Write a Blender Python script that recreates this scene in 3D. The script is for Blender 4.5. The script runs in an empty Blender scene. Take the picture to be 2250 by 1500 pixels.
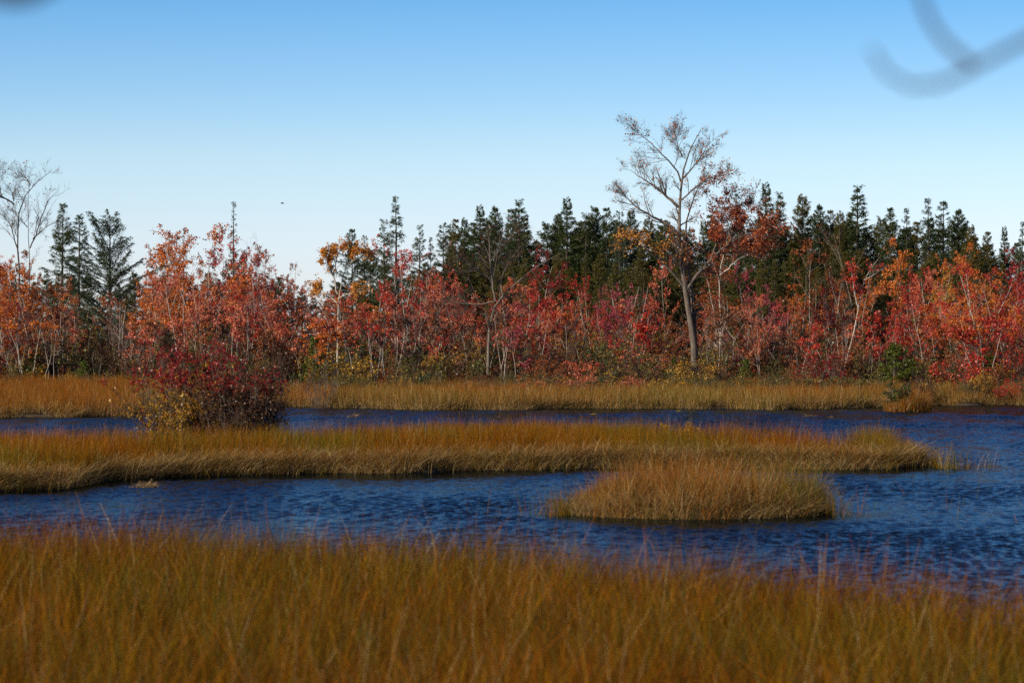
import bpy, math, random
import numpy as np

# ------------------------------------------------------------------ camera, sky, sun, exposure
sc = bpy.context.scene
col = sc.collection
H_CAM, FX, HY = 3.5, 7500.0, 742.0           # eye height above water, focal length and horizon in photo pixels

cam_d = bpy.data.cameras.new("camera")
cam = bpy.data.objects.new("camera", cam_d)
col.objects.link(cam)
cam.location = (0, 0, H_CAM)
cam_d.sensor_width = 36.0
cam_d.lens = 120.0
cam.rotation_euler = (math.radians(90 - 0.061), 0, 0)
cam_d.clip_start = 0.2
cam_d.clip_end = 12000
cam_d.dof.use_dof = True
cam_d.dof.focus_distance = 185.0
cam_d.dof.aperture_fstop = 2.6
sc.camera = cam

SUN_EL, SUN_AZ = math.radians(30), math.radians(-128)   # azimuth clockwise from +Y (view direction)
world = bpy.data.worlds.new("World")
sc.world = world
world.use_nodes = True
nt = world.node_tree
bg = nt.nodes["Background"]
sky = nt.nodes.new("ShaderNodeTexSky")
sky.sky_type = 'NISHITA'
sky.sun_disc = False
sky.sun_elevation = SUN_EL
sky.sun_rotation = SUN_AZ
sky.altitude = 0
sky.air_density = 1.0
sky.dust_density = 0.3
sky.ozone_density = 2.5
# the pale band hugs the horizon and the blue deepens quickly with height
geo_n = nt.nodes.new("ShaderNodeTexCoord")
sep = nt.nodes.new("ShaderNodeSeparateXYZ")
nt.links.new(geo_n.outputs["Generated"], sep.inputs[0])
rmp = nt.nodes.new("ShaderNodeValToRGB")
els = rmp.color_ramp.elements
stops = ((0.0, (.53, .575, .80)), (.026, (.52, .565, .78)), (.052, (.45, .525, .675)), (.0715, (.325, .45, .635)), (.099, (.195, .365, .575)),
         (.174, (.09, .195, .36)), (.42, (.046, .10, .205)), (1.0, (.042, .088, .18)))  # high stops darkened on purpose to cut ambient light and deepen the water
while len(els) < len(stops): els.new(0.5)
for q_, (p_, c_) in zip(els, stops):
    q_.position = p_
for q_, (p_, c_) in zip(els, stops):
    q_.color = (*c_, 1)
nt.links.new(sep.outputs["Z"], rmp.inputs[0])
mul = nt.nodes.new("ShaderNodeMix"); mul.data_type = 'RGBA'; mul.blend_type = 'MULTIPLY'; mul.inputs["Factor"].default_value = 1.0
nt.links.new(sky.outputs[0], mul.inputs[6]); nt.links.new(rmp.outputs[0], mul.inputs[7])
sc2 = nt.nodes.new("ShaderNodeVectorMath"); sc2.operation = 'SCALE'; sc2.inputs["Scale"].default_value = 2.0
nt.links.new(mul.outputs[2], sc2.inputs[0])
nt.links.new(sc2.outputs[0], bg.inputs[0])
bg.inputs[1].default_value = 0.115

sun_d = bpy.data.lights.new("sun", 'SUN')
sun_d.energy = 5.0
sun_d.angle = math.radians(0.5)
sun_d.color = (1.0, 0.89, 0.72)
sun = bpy.data.objects.new("sun", sun_d)
col.objects.link(sun)
sun.location = (-40, -40, 60)
sun.rotation_euler = (math.radians(90) - SUN_EL, 0, math.pi - SUN_AZ)

sc.view_settings.view_transform = 'Standard'
sc.view_settings.look = 'None'
sc.view_settings.exposure = 0.0
sc.view_settings.gamma = 1.0
sc.render.engine = 'CYCLES'
sc.cycles.use_denoising = False
sc.cycles.max_bounces = 6
sc.cycles.diffuse_bounces = 2
sc.cycles.glossy_bounces = 3
sc.cycles.transmission_bounces = 4
sc.cycles.sample_clamp_indirect = 6.0

# ------------------------------------------------------------------ helpers
RNG = np.random.default_rng(7)


def PX(px, py, d):
    """photo pixel + distance -> world point"""
    return np.array([(px - 1125.0) / FX * d, d, H_CAM - (py - HY) / FX * d])


def gp(px, py, z=0.0):
    """photo pixel on the level z -> (x, y)"""
    d = (H_CAM - z) * FX / (py - HY)
    return ((px - 1125.0) / FX * d, d)


def sstep(a, b, x):
    t = np.clip((x - a) / (b - a), 0, 1)
    return t * t * (3 - 2 * t)


class Noise2:
    """smooth random field made of a few plane waves"""
    def __init__(s, seed, scale, n=14):
        r = np.random.default_rng(seed)
        a = r.uniform(0, 2 * np.pi, n)
        k = 2 * np.pi / scale * r.uniform(0.5, 1.8, n)
        s.kx, s.ky, s.ph = k * np.cos(a), k * np.sin(a), r.uniform(0, 6.28, n)

    def __call__(s, x, y):
        v = 0
        for kx, ky, p in zip(s.kx, s.ky, s.ph):
            v = v + np.sin(kx * x + ky * y + p)
        return v / math.sqrt(len(s.kx) / 2)


def mesh(name, V, F, mat=None, tint=None, colour=None, smooth=False):
    V = np.asarray(V, dtype=np.float32)
    me = bpy.data.meshes.new(name)
    me.vertices.add(len(V))
    me.vertices.foreach_set("co", V.ravel())
    Fs = F if isinstance(F, list) and isinstance(F[0], np.ndarray) else [F]
    Fs = [np.asarray(f, dtype=np.int32) for f in Fs if len(f)]
    loops = np.concatenate([f.ravel() for f in Fs])
    starts, off = [], 0
    for f in Fs:
        starts.append(off + np.arange(len(f), dtype=np.int32) * f.shape[1])
        off += f.size
    starts = np.concatenate(starts).astype(np.int32)
    me.loops.add(len(loops))
    me.loops.foreach_set("vertex_index", loops)
    me.polygons.add(len(starts))
    me.polygons.foreach_set("loop_start", starts)
    if smooth:
        me.polygons.foreach_set("use_smooth", np.ones(len(starts), dtype=bool))
    if tint is not None:
        at = me.attributes.new("tint", 'FLOAT', 'POINT')
        at.data.foreach_set("value", np.asarray(tint, dtype=np.float32))
    if colour is not None:
        at = me.attributes.new("tone", 'FLOAT_COLOR', 'POINT')
        c = np.ones((len(V), 4), dtype=np.float32)
        c[:, :3] = colour
        at.data.foreach_set("color", c.ravel())
    me.update(calc_edges=True)
    if mat:
        me.materials.append(mat)
    return me


def link(name, data, parent=None, mat=None):
    o = bpy.data.objects.new(name, data)
    col.objects.link(o)
    if parent is not None:
        o.parent = parent
    if mat is not None:
        o.material_slots[0].link = 'OBJECT'
        o.material_slots[0].material = mat
    return o


def tag(o, label=None, cat=None, group=None, kind=None):
    if label: o["label"] = label
    if cat: o["category"] = cat
    if group: o["group"] = group
    if kind: o["kind"] = kind
    return o


def empty(name, loc, rz=0.0, s=(1, 1, 1)):
    o = bpy.data.objects.new(name, None)
    col.objects.link(o)
    o.empty_display_size = 0.3
    o.location = [float(v) for v in loc]
    o.rotation_euler = (0, 0, rz)
    o.scale = s
    return o


def unit(v):
    return v / np.maximum(np.linalg.norm(v, axis=-1, keepdims=True), 1e-9)


class Geo:
    """collects vertices, faces and a tint per vertex"""
    def __init__(s):
        s.V, s.F, s.T, s.n = [], {}, [], 0

    def add(s, V, F, T):
        s.V.append(V); s.T.append(T)
        s.F.setdefault(F.shape[1], []).append(F + s.n)
        s.n += len(V)

    def tubes(s, P, R, sides=5, tint=0.5):
        K, n, _ = P.shape
        if K == 0: return
        tg = unit(np.gradient(P, axis=1))
        mean = unit(P[:, -1] - P[:, 0])
        ref = np.where(np.abs(mean[:, 2:3]) > 0.8, np.array([[1.0, 0.13, 0]]), np.array([[0.0, 0.1, 1.0]]))
        a = unit(np.cross(tg, ref[:, None, :]))
        b = np.cross(tg, a)
        th = np.arange(sides) / sides * 2 * np.pi
        ring = (P[:, :, None, :] + R[:, :, None, None] *
                (np.cos(th)[None, None, :, None] * a[:, :, None, :] + np.sin(th)[None, None, :, None] * b[:, :, None, :]))
        V = ring.reshape(-1, 3)
        k = np.arange(K)[:, None, None] * (n * sides)
        i = np.arange(n - 1)[None, :, None] * sides
        j = np.arange(sides)[None, None, :]
        j2 = (j + 1) % sides
        F = np.stack([k + i + j, k + i + j2, k + i + sides + j2, k + i + sides + j], -1).reshape(-1, 4)
        T = np.broadcast_to(np.asarray(tint, dtype=float).reshape(-1, 1, 1) if np.ndim(tint) else np.full((1, 1, 1), tint), (K, n, sides)).reshape(-1)
        s.add(V, F, T)
        # close the free end
        tip = P[:, -1] + tg[:, -1] * R[:, -1:] * 0.6
        base = (np.arange(K)[:, None] * (n * sides) + (n - 1) * sides + np.arange(sides)[None, :])
        Vt = np.concatenate([ring[:, -1].reshape(-1, 3), tip])
        jj = np.arange(sides)
        Ft = np.stack([np.arange(K)[:, None] * sides + jj, np.arange(K)[:, None] * sides + (jj + 1) % sides,
                       np.broadcast_to(K * sides + np.arange(K)[:, None], (K, sides))], -1).reshape(-1, 3)
        Tt = np.concatenate([T.reshape(K, n, sides)[:, -1].reshape(-1), T.reshape(K, n, sides)[:, -1, 0]])
        s.add(Vt, Ft, Tt)

    def leaves(s, C, L, W, tint, rng, up=0.4, axis=None):
        """one small folded leaf (a diamond of two halves) per centre"""
        N = len(C)
        if N == 0: return
        nrm = unit(rng.normal(0, 1, (N, 3)) + np.array([0, 0, up * 2]))
        tx = rng.normal(0, 1, (N, 3)) if axis is None else axis
        tx = unit(tx - nrm * (tx * nrm).sum(1, keepdims=True))
        b = np.cross(nrm, tx)
        L = np.broadcast_to(L, (N,))[:, None]; W = np.broadcast_to(W, (N,))[:, None]
        v = np.stack([C - tx * L * 0.5, C + b * W * 0.5 + nrm * W * 0.18, C + tx * L * 0.5, C - b * W * 0.5 + nrm * W * 0.18], 1).reshape(-1, 3)
        i = np.arange(N)[:, None] * 4
        F = i + np.array([[0, 1, 2, 3]])
        s.add(v, F, np.repeat(np.broadcast_to(tint, (N,)), 4))

    def build(s, name, mat=None, smooth=False):
        if not s.n: return None
        return mesh(name, np.concatenate(s.V), [np.concatenate(f) for f in s.F.values()], mat, tint=np.concatenate(s.T), smooth=smooth)


def sprout(P, R, m, t0, t1, ang, angsd, L, Lsd, up, npts, rr, wig, rng, taper=0.5, rmin=0.004, flat=1.0):
    """m side shoots on every parent polyline"""
    K, n, _ = P.shape
    t = rng.uniform(t0, t1, (K, m)).ravel()
    k = np.repeat(np.arange(K), m)
    f = t * (n - 1)
    i = np.clip(np.floor(f).astype(int), 0, n - 2)
    w = (f - i)[:, None]
    base = P[k, i] * (1 - w) + P[k, i + 1] * w
    tan = unit(P[k, i + 1] - P[k, i])
    r0 = R[k, i] * (1 - w[:, 0]) + R[k, i + 1] * w[:, 0]
    pv = rng.normal(0, 1, tan.shape) * np.array([1, 1, flat])
    pv = unit(pv - tan * (pv * tan).sum(1, keepdims=True))
    a = rng.normal(ang, angsd, len(t))[:, None]
    d = np.cos(a) * tan + np.sin(a) * pv
    Lk = np.broadcast_to(L, (K,))[k] if np.ndim(L) else L
    ln = np.clip(Lk * (1 - taper * t) * (1 + Lsd * rng.normal(0, 1, len(t))), 0.03, None)
    st = (ln / (npts - 1))[:, None]
    pts = [base]
    for j in range(npts - 1):
        d = unit(d + np.array([0, 0, up / (npts - 1)]) + wig * rng.normal(0, 1, d.shape))
        pts.append(pts[-1] + d * st)
    Pn = np.stack(pts, 1)
    r = np.maximum(r0 * rr, rmin)[:, None] * np.linspace(1, 0.35, npts)[None, :]
    return Pn, r


# ------------------------------------------------------------------ materials
def new_mat(name):
    m = bpy.data.materials.new(name)
    m.use_nodes = True
    return m, m.node_tree, m.node_tree.nodes["Principled BSDF"], m.node_tree.nodes["Material Output"]


def ramp_node(nt, stops):
    r = nt.nodes.new("ShaderNodeValToRGB")
    e = r.color_ramp.elements
    while len(e) < len(stops): e.new(0.5)
    for q, (p, c) in zip(e, stops):
        q.position = p; q.color = (*c, 1)
    return r


def leaf_mat(name, cols, trans=0.2, rnd=0.3, rough=0.42):
    m, nt, bs, out = new_mat(name)
    at = nt.nodes.new("ShaderNodeAttribute"); at.attribute_name = "tint"
    oi = nt.nodes.new("ShaderNodeObjectInfo")
    ma = nt.nodes.new("ShaderNodeMath"); ma.operation = 'MULTIPLY_ADD'
    ma.inputs[1].default_value = rnd; 
    sc_ = nt.nodes.new("ShaderNodeMath"); sc_.operation = 'MULTIPLY'; sc_.inputs[1].default_value = 1 - rnd
    nt.links.new(at.outputs["Fac"], sc_.inputs[0])
    nt.links.new(oi.outputs["Random"], ma.inputs[0]); nt.links.new(sc_.outputs[0], ma.inputs[2])
    n = len(cols)
    rp = ramp_node(nt, [(i / (n - 1), c) for i, c in enumerate(cols)])
    nt.links.new(ma.outputs[0], rp.inputs[0])
    nt.links.new(rp.outputs[0], bs.inputs["Base Color"])
    bs.inputs["Roughness"].default_value = rough
    bs.inputs["Specular IOR Level"].default_value = 0.45
    tr = nt.nodes.new("ShaderNodeBsdfTranslucent")
    nt.links.new(rp.outputs[0], tr.inputs[0])
    mx = nt.nodes.new("ShaderNodeMixShader"); mx.inputs[0].default_value = trans
    nt.links.new(bs.outputs[0], mx.inputs[1]); nt.links.new(tr.outputs[0], mx.inputs[2])
    nt.links.new(mx.outputs[0], out.inputs[0])
    return m


def bark_mat(name, dark, light):
    """tint 0 = young dark twigs, 1 = old trunk bark"""
    m, nt, bs, out = new_mat(name)
    at = nt.nodes.new("ShaderNodeAttribute"); at.attribute_name = "tint"
    tc = nt.nodes.new("ShaderNodeTexCoord")
    mp = nt.nodes.new("ShaderNodeMapping"); mp.inputs["Scale"].default_value = (9, 9, 2.2)
    nz = nt.nodes.new("ShaderNodeTexNoise"); nz.inputs["Scale"].default_value = 1.0; nz.inputs["Detail"].default_value = 5
    nt.links.new(tc.outputs["Object"], mp.inputs[0]); nt.links.new(mp.outputs[0], nz.inputs["Vector"])
    mu = nt.nodes.new("ShaderNodeMath"); mu.operation = 'MULTIPLY_ADD'; mu.inputs[1].default_value = 1.5; mu.inputs[2].default_value = -0.72
    nt.links.new(nz.outputs[0], mu.inputs[0])
    ad = nt.nodes.new("ShaderNodeMath"); ad.operation = 'ADD'
    nt.links.new(at.outputs["Fac"], ad.inputs[0]); nt.links.new(mu.outputs[0], ad.inputs[1])
    rp = ramp_node(nt, [(0.0, dark), (1.0, light)])
    nt.links.new(ad.outputs[0], rp.inputs[0])
    nt.links.new(rp.outputs[0], bs.inputs["Base Color"])
    bs.inputs["Roughness"].default_value = 0.9
    bs.inputs["Specular IOR Level"].default_value = 0.15
    return m


def tone_mat(name, trans=0.25):
    m, nt, bs, out = new_mat(name)
    at = nt.nodes.new("ShaderNodeAttribute"); at.attribute_name = "tone"
    nt.links.new(at.outputs["Color"], bs.inputs["Base Color"])
    bs.inputs["Roughness"].default_value = 0.7
    bs.inputs["Specular IOR Level"].default_value = 0.05
    tr = nt.nodes.new("ShaderNodeBsdfTranslucent")
    nt.links.new(at.outputs["Color"], tr.inputs[0])
    mx = nt.nodes.new("ShaderNodeMixShader"); mx.inputs[0].default_value = trans
    nt.links.new(bs.outputs[0], mx.inputs[1]); nt.links.new(tr.outputs[0], mx.inputs[2])
    nt.links.new(mx.outputs[0], out.inputs[0])
    return m


LEAF = {
    'red':     leaf_mat("leaf_red", [(.12, .006, .006), (.24, .012, .009), (.52, .03, .02), (.74, .10, .045), (.46, .022, .026), (.78, .17, .07)]),
    'crimson': leaf_mat("leaf_crimson", [(.11, .004, .004), (.24, .009, .009), (.36, .018, .014), (.17, .006, .006)]),
    'magenta': leaf_mat("leaf_magenta", [(.22, .02, .035), (.42, .05, .075), (.5, .10, .12), (.3, .03, .05)]),
    'coral':   leaf_mat("leaf_coral", [(.20, .018, .013), (.58, .09, .045), (.86, .29, .15), (.46, .045, .03), (.82, .27, .065), (.90, .42, .24)]),
    'orange':  leaf_mat("leaf_orange", [(.22, .03, .008), (.60, .13, .016), (.76, .25, .03), (.46, .055, .012), (.80, .34, .05)]),
    'amber':   leaf_mat("leaf_amber", [(.45, .10, .02), (.65, .24, .03), (.72, .34, .05), (.5, .12, .03)]),
    'yellow':  leaf_mat("leaf_yellow", [(.22, .12, .012), (.46, .22, .015), (.55, .32, .03), (.34, .11, .015)]),
    'rust':    leaf_mat("leaf_rust", [(.07, .018, .009), (.25, .062, .014), (.42, .13, .026), (.19, .04, .012), (.52, .20, .04)]),
    'brown':   leaf_mat("leaf_brown", [(.035, .014, .009), (.085, .034, .016), (.15, .065, .028), (.10, .028, .014)]),
    'olive':   leaf_mat("leaf_olive", [(.05, .05, .012), (.12, .11, .02), (.2, .16, .03), (.25, .13, .02)]),
    'green':   leaf_mat("leaf_green", [(.025, .04, .01), (.06, .085, .018), (.10, .12, .025), (.13, .12, .02)]),
}
NEEDLE = {
    'dark':   leaf_mat("needle_dark", [(.018, .034, .010), (.046, .070, .018), (.078, .102, .026), (.066, .074, .016)], trans=.22),
    'blue':   leaf_mat("needle_blue", [(.03, .052, .028), (.06, .092, .046), (.095, .125, .062), (.07, .098, .045)], trans=.22),
    'bronze': leaf_mat("needle_bronze", [(.042, .044, .009), (.092, .084, .014), (.14, .116, .02), (.12, .078, .016)], trans=.22),
    'fresh':  leaf_mat("needle_fresh", [(.04, .06, .008), (.09, .12, .014), (.14, .17, .02), (.14, .13, .02)], trans=.2),
}
BARK_WHITE = bark_mat("bark_pale", (.10, .062, .052), (.52, .455, .38))
BARK_GREY = bark_mat("bark_grey", (.065, .04, .032), (.25, .21, .165))
BARK_DARK = bark_mat("bark_dark", (.035, .027, .022), (.12, .095, .075))
GRASS = tone_mat("marsh_grass_blades")

# ------------------------------------------------------------------ shorelines (world x -> y)
def edge(pts):
    a = np.array(sorted(pts))
    return lambda x: np.interp(x, a[:, 0], a[:, 1])

near_edge = edge([gp(-900, 1150, .71), gp(0, 1160, .71), gp(400, 1172, .71), gp(800, 1186, .71), gp(1150, 1204, .71), gp(1400, 1228, .71),
                  gp(1600, 1250, .71), gp(1900, 1278, .71), gp(2250, 1310, .71), gp(2900, 1350, .71), (12, 33), (25, 33)])
mid_front = edge([(-60, 72), gp(-500, 1090), gp(0, 1079), gp(150, 1074), gp(230, 1056), gp(400, 1047), gp(650, 1040), gp(900, 1036), gp(1250, 1031),
                  gp(1500, 1026), gp(1750, 1028), gp(1950, 1030), gp(2045, 1022)])
mid_back = edge([(-60, 92), gp(-500, 950, .95), gp(0, 951, .95), gp(300, 950, .95), gp(600, 944, .95), gp(800, 938, .95), gp(1000, 932, .95), gp(1200, 927, .95),
                 gp(1500, 935, .95), gp(1700, 940, .95), gp(1850, 946, .95), (10.4, 98.5), (11.0, 97.3), (11.6, 95.5)])
MID_XMAX = gp(2050, 1016)[0] - .4
far_front = edge([(-150, 140), gp(-400, 916), gp(0, 917), gp(150, 916), gp(300, 913), gp(380, 905), gp(480, 897), gp(620, 893), gp(800, 897), gp(1000, 900), gp(1100, 900),
                  gp(1300, 897), gp(1500, 897), gp(1700, 900), gp(1900, 896), gp(2000, 893), gp(2060, 890), gp(2250, 890), (60, 178), (150, 178)])
nfr = Noise2(3, 5.0)
CL = (gp(1535, 1133)[0] , 68.3, 2.55, 2.35)          # clump: centre x, y, radii
ISL = (gp(1990, 903)[0], 162.0, 1.15, 1.3)           # far islet


def clump_d(x, y, C):
    a = np.arctan2(y - C[1], x - C[0])
    return np.hypot((x - C[0]) / C[2], (y - C[1]) / C[3]) / (1 + 0.08 * np.sin(3 * a + 1) + 0.05 * np.sin(7 * a))


def ground_z(x, y):
    x = np.asarray(x, float); y = np.asarray(y, float)
    wob = 0.35 * nfr(x, y)
    z = np.full(np.broadcast(x, y).shape, -0.5)
    z = np.maximum(z, -0.5 + 0.62 * sstep(-0.8, 0.6, near_edge(x) + wob - y))
    z = np.maximum(z, 0.12 + 1.75 * sstep(16, 5, y) + np.where(y < 22, 0, -0.7))
    inmid = np.minimum(np.minimum(y - mid_front(x) - wob, mid_back(x) + wob - y), (MID_XMAX - x) * 1.2)
    z = np.maximum(z, -0.5 + 0.68 * sstep(-0.4, 0.25, inmid))
    for C in (CL, ISL):
        z = np.maximum(z, -0.5 + 0.64 * sstep(1.15, 0.85, clump_d(x, y, C)))
    f = y - far_front(x) - wob * 1.5
    zf = -0.5 + 0.68 * sstep(-0.5, 0.4, f) + 0.38 * sstep(4, 26, f) + 1.0 * sstep(40, 140, f)
    return np.maximum(z, zf)


def tensor_mesh(name, xs, ys, zfun, mat, smooth=True, fan=False):
    S, Y = np.meshgrid(xs, ys)
    X = S * Y if fan else S
    Z = zfun(X, Y)
    V = np.stack([X, Y, Z], -1).reshape(-1, 3)
    nx, ny = len(xs), len(ys)
    i = np.arange(ny - 1)[:, None] * nx + np.arange(nx - 1)[None, :]
    F = np.stack([i, i + 1, i + nx + 1, i + nx], -1).reshape(-1, 4)
    return mesh(name, V, F, mat, smooth=smooth)


# ------------------------------------------------------------------ terrain
m, nt_, bs, out = new_mat("marsh_soil")
tc = nt_.nodes.new("ShaderNodeTexCoord")
nz = nt_.nodes.new("ShaderNodeTexNoise"); nz.inputs["Scale"].default_value = 1.7; nz.inputs["Detail"].default_value = 9
nt_.links.new(tc.outputs["Object"], nz.inputs["Vector"])
rp = ramp_node(nt_, [(0.3, (.022, .015, .009)), (0.55, (.06, .036, .016)), (0.75, (.11, .07, .03))])
nt_.links.new(nz.outputs[0], rp.inputs[0]); nt_.links.new(rp.outputs[0], bs.inputs["Base Color"])
bs.inputs["Roughness"].default_value = 0.95
SOIL = m
xs = np.concatenate([-np.geomspace(5000, 46, 18), np.arange(-45, 45.01, 0.5), np.geomspace(46, 5000, 18)])
ys = np.concatenate([-np.geomspace(600, 8, 8), np.arange(-7, 24, 1.0), np.arange(24, 112, 0.4), np.arange(112, 150, 2.0), np.arange(150, 190, 0.5),
                     np.arange(190, 262, 3.0), np.geomspace(264, 9000, 26)])
terrain = link("terrain", tensor_mesh("terrain", xs, ys, ground_z, SOIL))
tag(terrain, kind="structure", label="dark muddy ground under the marsh, islands and far wood")

# ------------------------------------------------------------------ water
m, nt_, bs, out = new_mat("pond_water")
nt_.nodes.remove(bs)
tc = nt_.nodes.new("ShaderNodeTexCoord")
nz = nt_.nodes.new("ShaderNodeTexNoise"); nz.inputs["Scale"].default_value = 6.0; nz.inputs["Detail"].default_value = 3
nt_.links.new(tc.outputs["Object"], nz.inputs["Vector"])
bp = nt_.nodes.new("ShaderNodeBump"); bp.inputs["Strength"].default_value = 0.3; bp.inputs["Distance"].default_value = 0.03
nt_.links.new(nz.outputs[0], bp.inputs["Height"])
body = nt_.nodes.new("ShaderNodeBsdfDiffuse"); body.inputs["Color"].default_value = (.004, .006, .010, 1)
glo = nt_.nodes.new("ShaderNodeBsdfGlossy"); glo.inputs["Color"].default_value = (.38, .49, .56, 1); glo.inputs["Roughness"].default_value = 0.06
frs = nt_.nodes.new("ShaderNodeFresnel"); frs.inputs["IOR"].default_value = 1.333
mx = nt_.nodes.new("ShaderNodeMixShader")
for q_ in (glo, frs): nt_.links.new(bp.outputs[0], q_.inputs["Normal"])
nt_.links.new(frs.outputs[0], mx.inputs[0]); nt_.links.new(body.outputs[0], mx.inputs[1]); nt_.links.new(glo.outputs[0], mx.inputs[2])
nt_.links.new(mx.outputs[0], out.inputs[0])
WATER = m

sfine = np.arange(-0.18, 0.1801, 0.00055)
ss = np.concatenate([-np.geomspace(3.0, 0.19, 22), sfine, np.geomspace(0.19, 3.0, 22)])
yy = [-60.0, -20.0, 2.0, 10.0, 18.0, 25.0, 30.0]
y = 32.0
while y < 183:
    yy.append(y); y += 0.048 + 0.0005 * max(0, y - 45)
yy += [186, 192, 200]
yy = np.array([v for v in yy if v > 0])
wamp = Noise2(21, 9.0, 18)
wr = np.random.default_rng(5)
WAVES = []
for i in range(56):
    lam = 0.16 * (0.50 / 0.16) ** wr.random()
    th = math.radians(68) + wr.normal(0, 0.62)
    slope = 0.033 * (lam / 0.5) ** -0.1
    WAVES.append((2 * math.pi / lam, th, slope, wr.uniform(0, 6.28)))


def water_z(X, Y):
    sp = np.maximum(0.00055 * Y, 0.048 + 0.0005 * np.maximum(0, Y - 45))
    fine = np.abs(X) < 0.18 * Y
    A = 0.82 + 0.22 * np.clip(wamp(X, Y * 0.45), -1.6, 1.6)
    for fr, wdt, on in ((mid_front, 3.6, X < MID_XMAX + 2), (far_front, 2.0, True)):
        dist = fr(X) - Y
        calm = np.where(dist > -0.5, sstep(wdt * 0.25, wdt, dist + 0.9 * wamp(X * .6, Y)), 1.0)
        A = A * np.where(on, 0.05 + 0.95 * calm, 1.0)
    dc = clump_d(X, Y + 1.2, CL)
    A = A * (0.12 + 0.88 * sstep(1.0, 1.75, dc + 0.12 * wamp(X, Y)))
    # streaks of calm water trailing right of the clump and of the island's tip
    for cx, cy, rx, ry, w_ in ((5.4, 63.0, 2.8, .8, .55), (11.8, 90.6, 2.6, 1.8, .62), (1.5, 64.0, 2.6, .6, .5), (2.5, 145, 10, 3.0, .15), (12.5, 84, 3.0, 1.0, .45), (-9, 71, 3, 1.5, .35)):
        g = np.exp(-((X - cx) / rx) ** 2 - ((Y - cy) / ry) ** 2)
        A = A * (1 - w_ * g)
    A = np.clip(A, 0.02, 1.3) * fine * (1 + 1.0 * sstep(100, 150, Y))
    Z = np.zeros_like(X)
    for k, th, s, ph in WAVES:
        lam = 2 * math.pi / k
        damp = sstep(2.6, 4.6, lam / sp)
        Z += damp * (s / k) * np.sin(k * (np.cos(th) * X + np.sin(th) * Y) + ph)
    return Z * A


water = link("water", tensor_mesh("water", ss, yy, water_z, WATER, fan=True))
tag(water, kind="structure", label="wind rippled dark blue pond water winding between the marsh banks")


# ------------------------------------------------------------------ grass
def blades(name, x, y, z, h, w, lean, bend, c0, c1, az, rng, levels=3):
    """thin upright blades; c0/c1 base and tip colours (N,3)"""
    N = len(x)
    t = np.linspace(0, 1, levels)
    side = np.stack([np.cos(az), np.sin(az), np.zeros(N)], -1)
    ld = rng.normal(0, 1, (N, 2)) + np.array([0.15, 0.05])
    ld /= np.linalg.norm(ld, axis=1, keepdims=True) + 1e-6
    V = np.zeros((N, levels, 2, 3)); C = np.zeros((N, levels, 2, 3))
    for i, ti in enumerate(t):
        off = (lean * ti + bend * ti * ti) * h
        p = np.stack([x + ld[:, 0] * off, y + ld[:, 1] * off, z + h * (ti - 0.42 * bend * ti * ti)], -1)
        ww = (w * (1 - 0.82 * ti ** 1.5))[:, None]
        V[:, i, 0] = p - side * ww * 0.5
        V[:, i, 1] = p + side * ww * 0.5
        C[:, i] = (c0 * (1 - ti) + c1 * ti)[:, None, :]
    k = np.arange(N)[:, None] * (levels * 2)
    j = np.arange(levels - 1)[None, :] * 2
    F = np.stack([k + j, k + j + 1, k + j + 3, k + j + 2], -1).reshape(-1, 4)
    return V.reshape(-1, 3), F, C.reshape(-1, 3)


def pick(rng, pal, n, wts=None):
    pal = np.array(pal)
    i = rng.choice(len(pal), n, p=wts)
    return pal[i] * rng.uniform(0.75, 1.25, (n, 1))


RUST = [(.31, .082, .003), (.39, .115, .004), (.23, .052, .003), (.34, .13, .004), (.20, .045, .003)]
GOLD = [(.27, .125, .003), (.34, .165, .004), (.21, .10, .003), (.17, .11, .003)]
STRAW = [(.53, .36, .16), (.62, .44, .21), (.38, .24, .09), (.47, .30, .12)]
GREENY = [(.10, .11, .014), (.15, .14, .018), (.08, .09, .014)]

hn = Noise2(31, 2.6)
hn2 = Noise2(37, .7)
cn = Noise2(33, 5.5)


def marsh(name, label, sets):
    Vs, Fs, Cs, n = [], [], [], 0
    for s in sets:
        V, F, C = blades(name, *s)
        Vs.append(V); Fs.append(F + n); Cs.append(C); n += len(V)
    o = link(name, mesh(name, np.concatenate(Vs), np.concatenate(Fs), GRASS, colour=np.concatenate(Cs)))
    tag(o, label, "marsh grass", "beds of marsh grass", "stuff")
    return o


def mixpal(rng, x, y, n, wr_, wg_, ws_, wgr):
    """tip colours by patch: rust, gold, straw, green"""
    v = cn(x, y)
    w = np.stack([wr_ + 0.25 * v, wg_ - 0.12 * v, ws_ + 0 * v, wgr - 0.10 * v], -1)
    w = np.clip(w, 0.015, None); w /= w.sum(1, keepdims=True)
    u = rng.random(n)[:, None]
    idx = (u > np.cumsum(w, 1)).sum(1).clip(0, 3)
    P4 = [pick(rng, p, n) for p in (RUST, GOLD, STRAW, GREENY)]
    return np.choose(idx[:, None], P4)


rng = np.random.default_rng(101)
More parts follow.
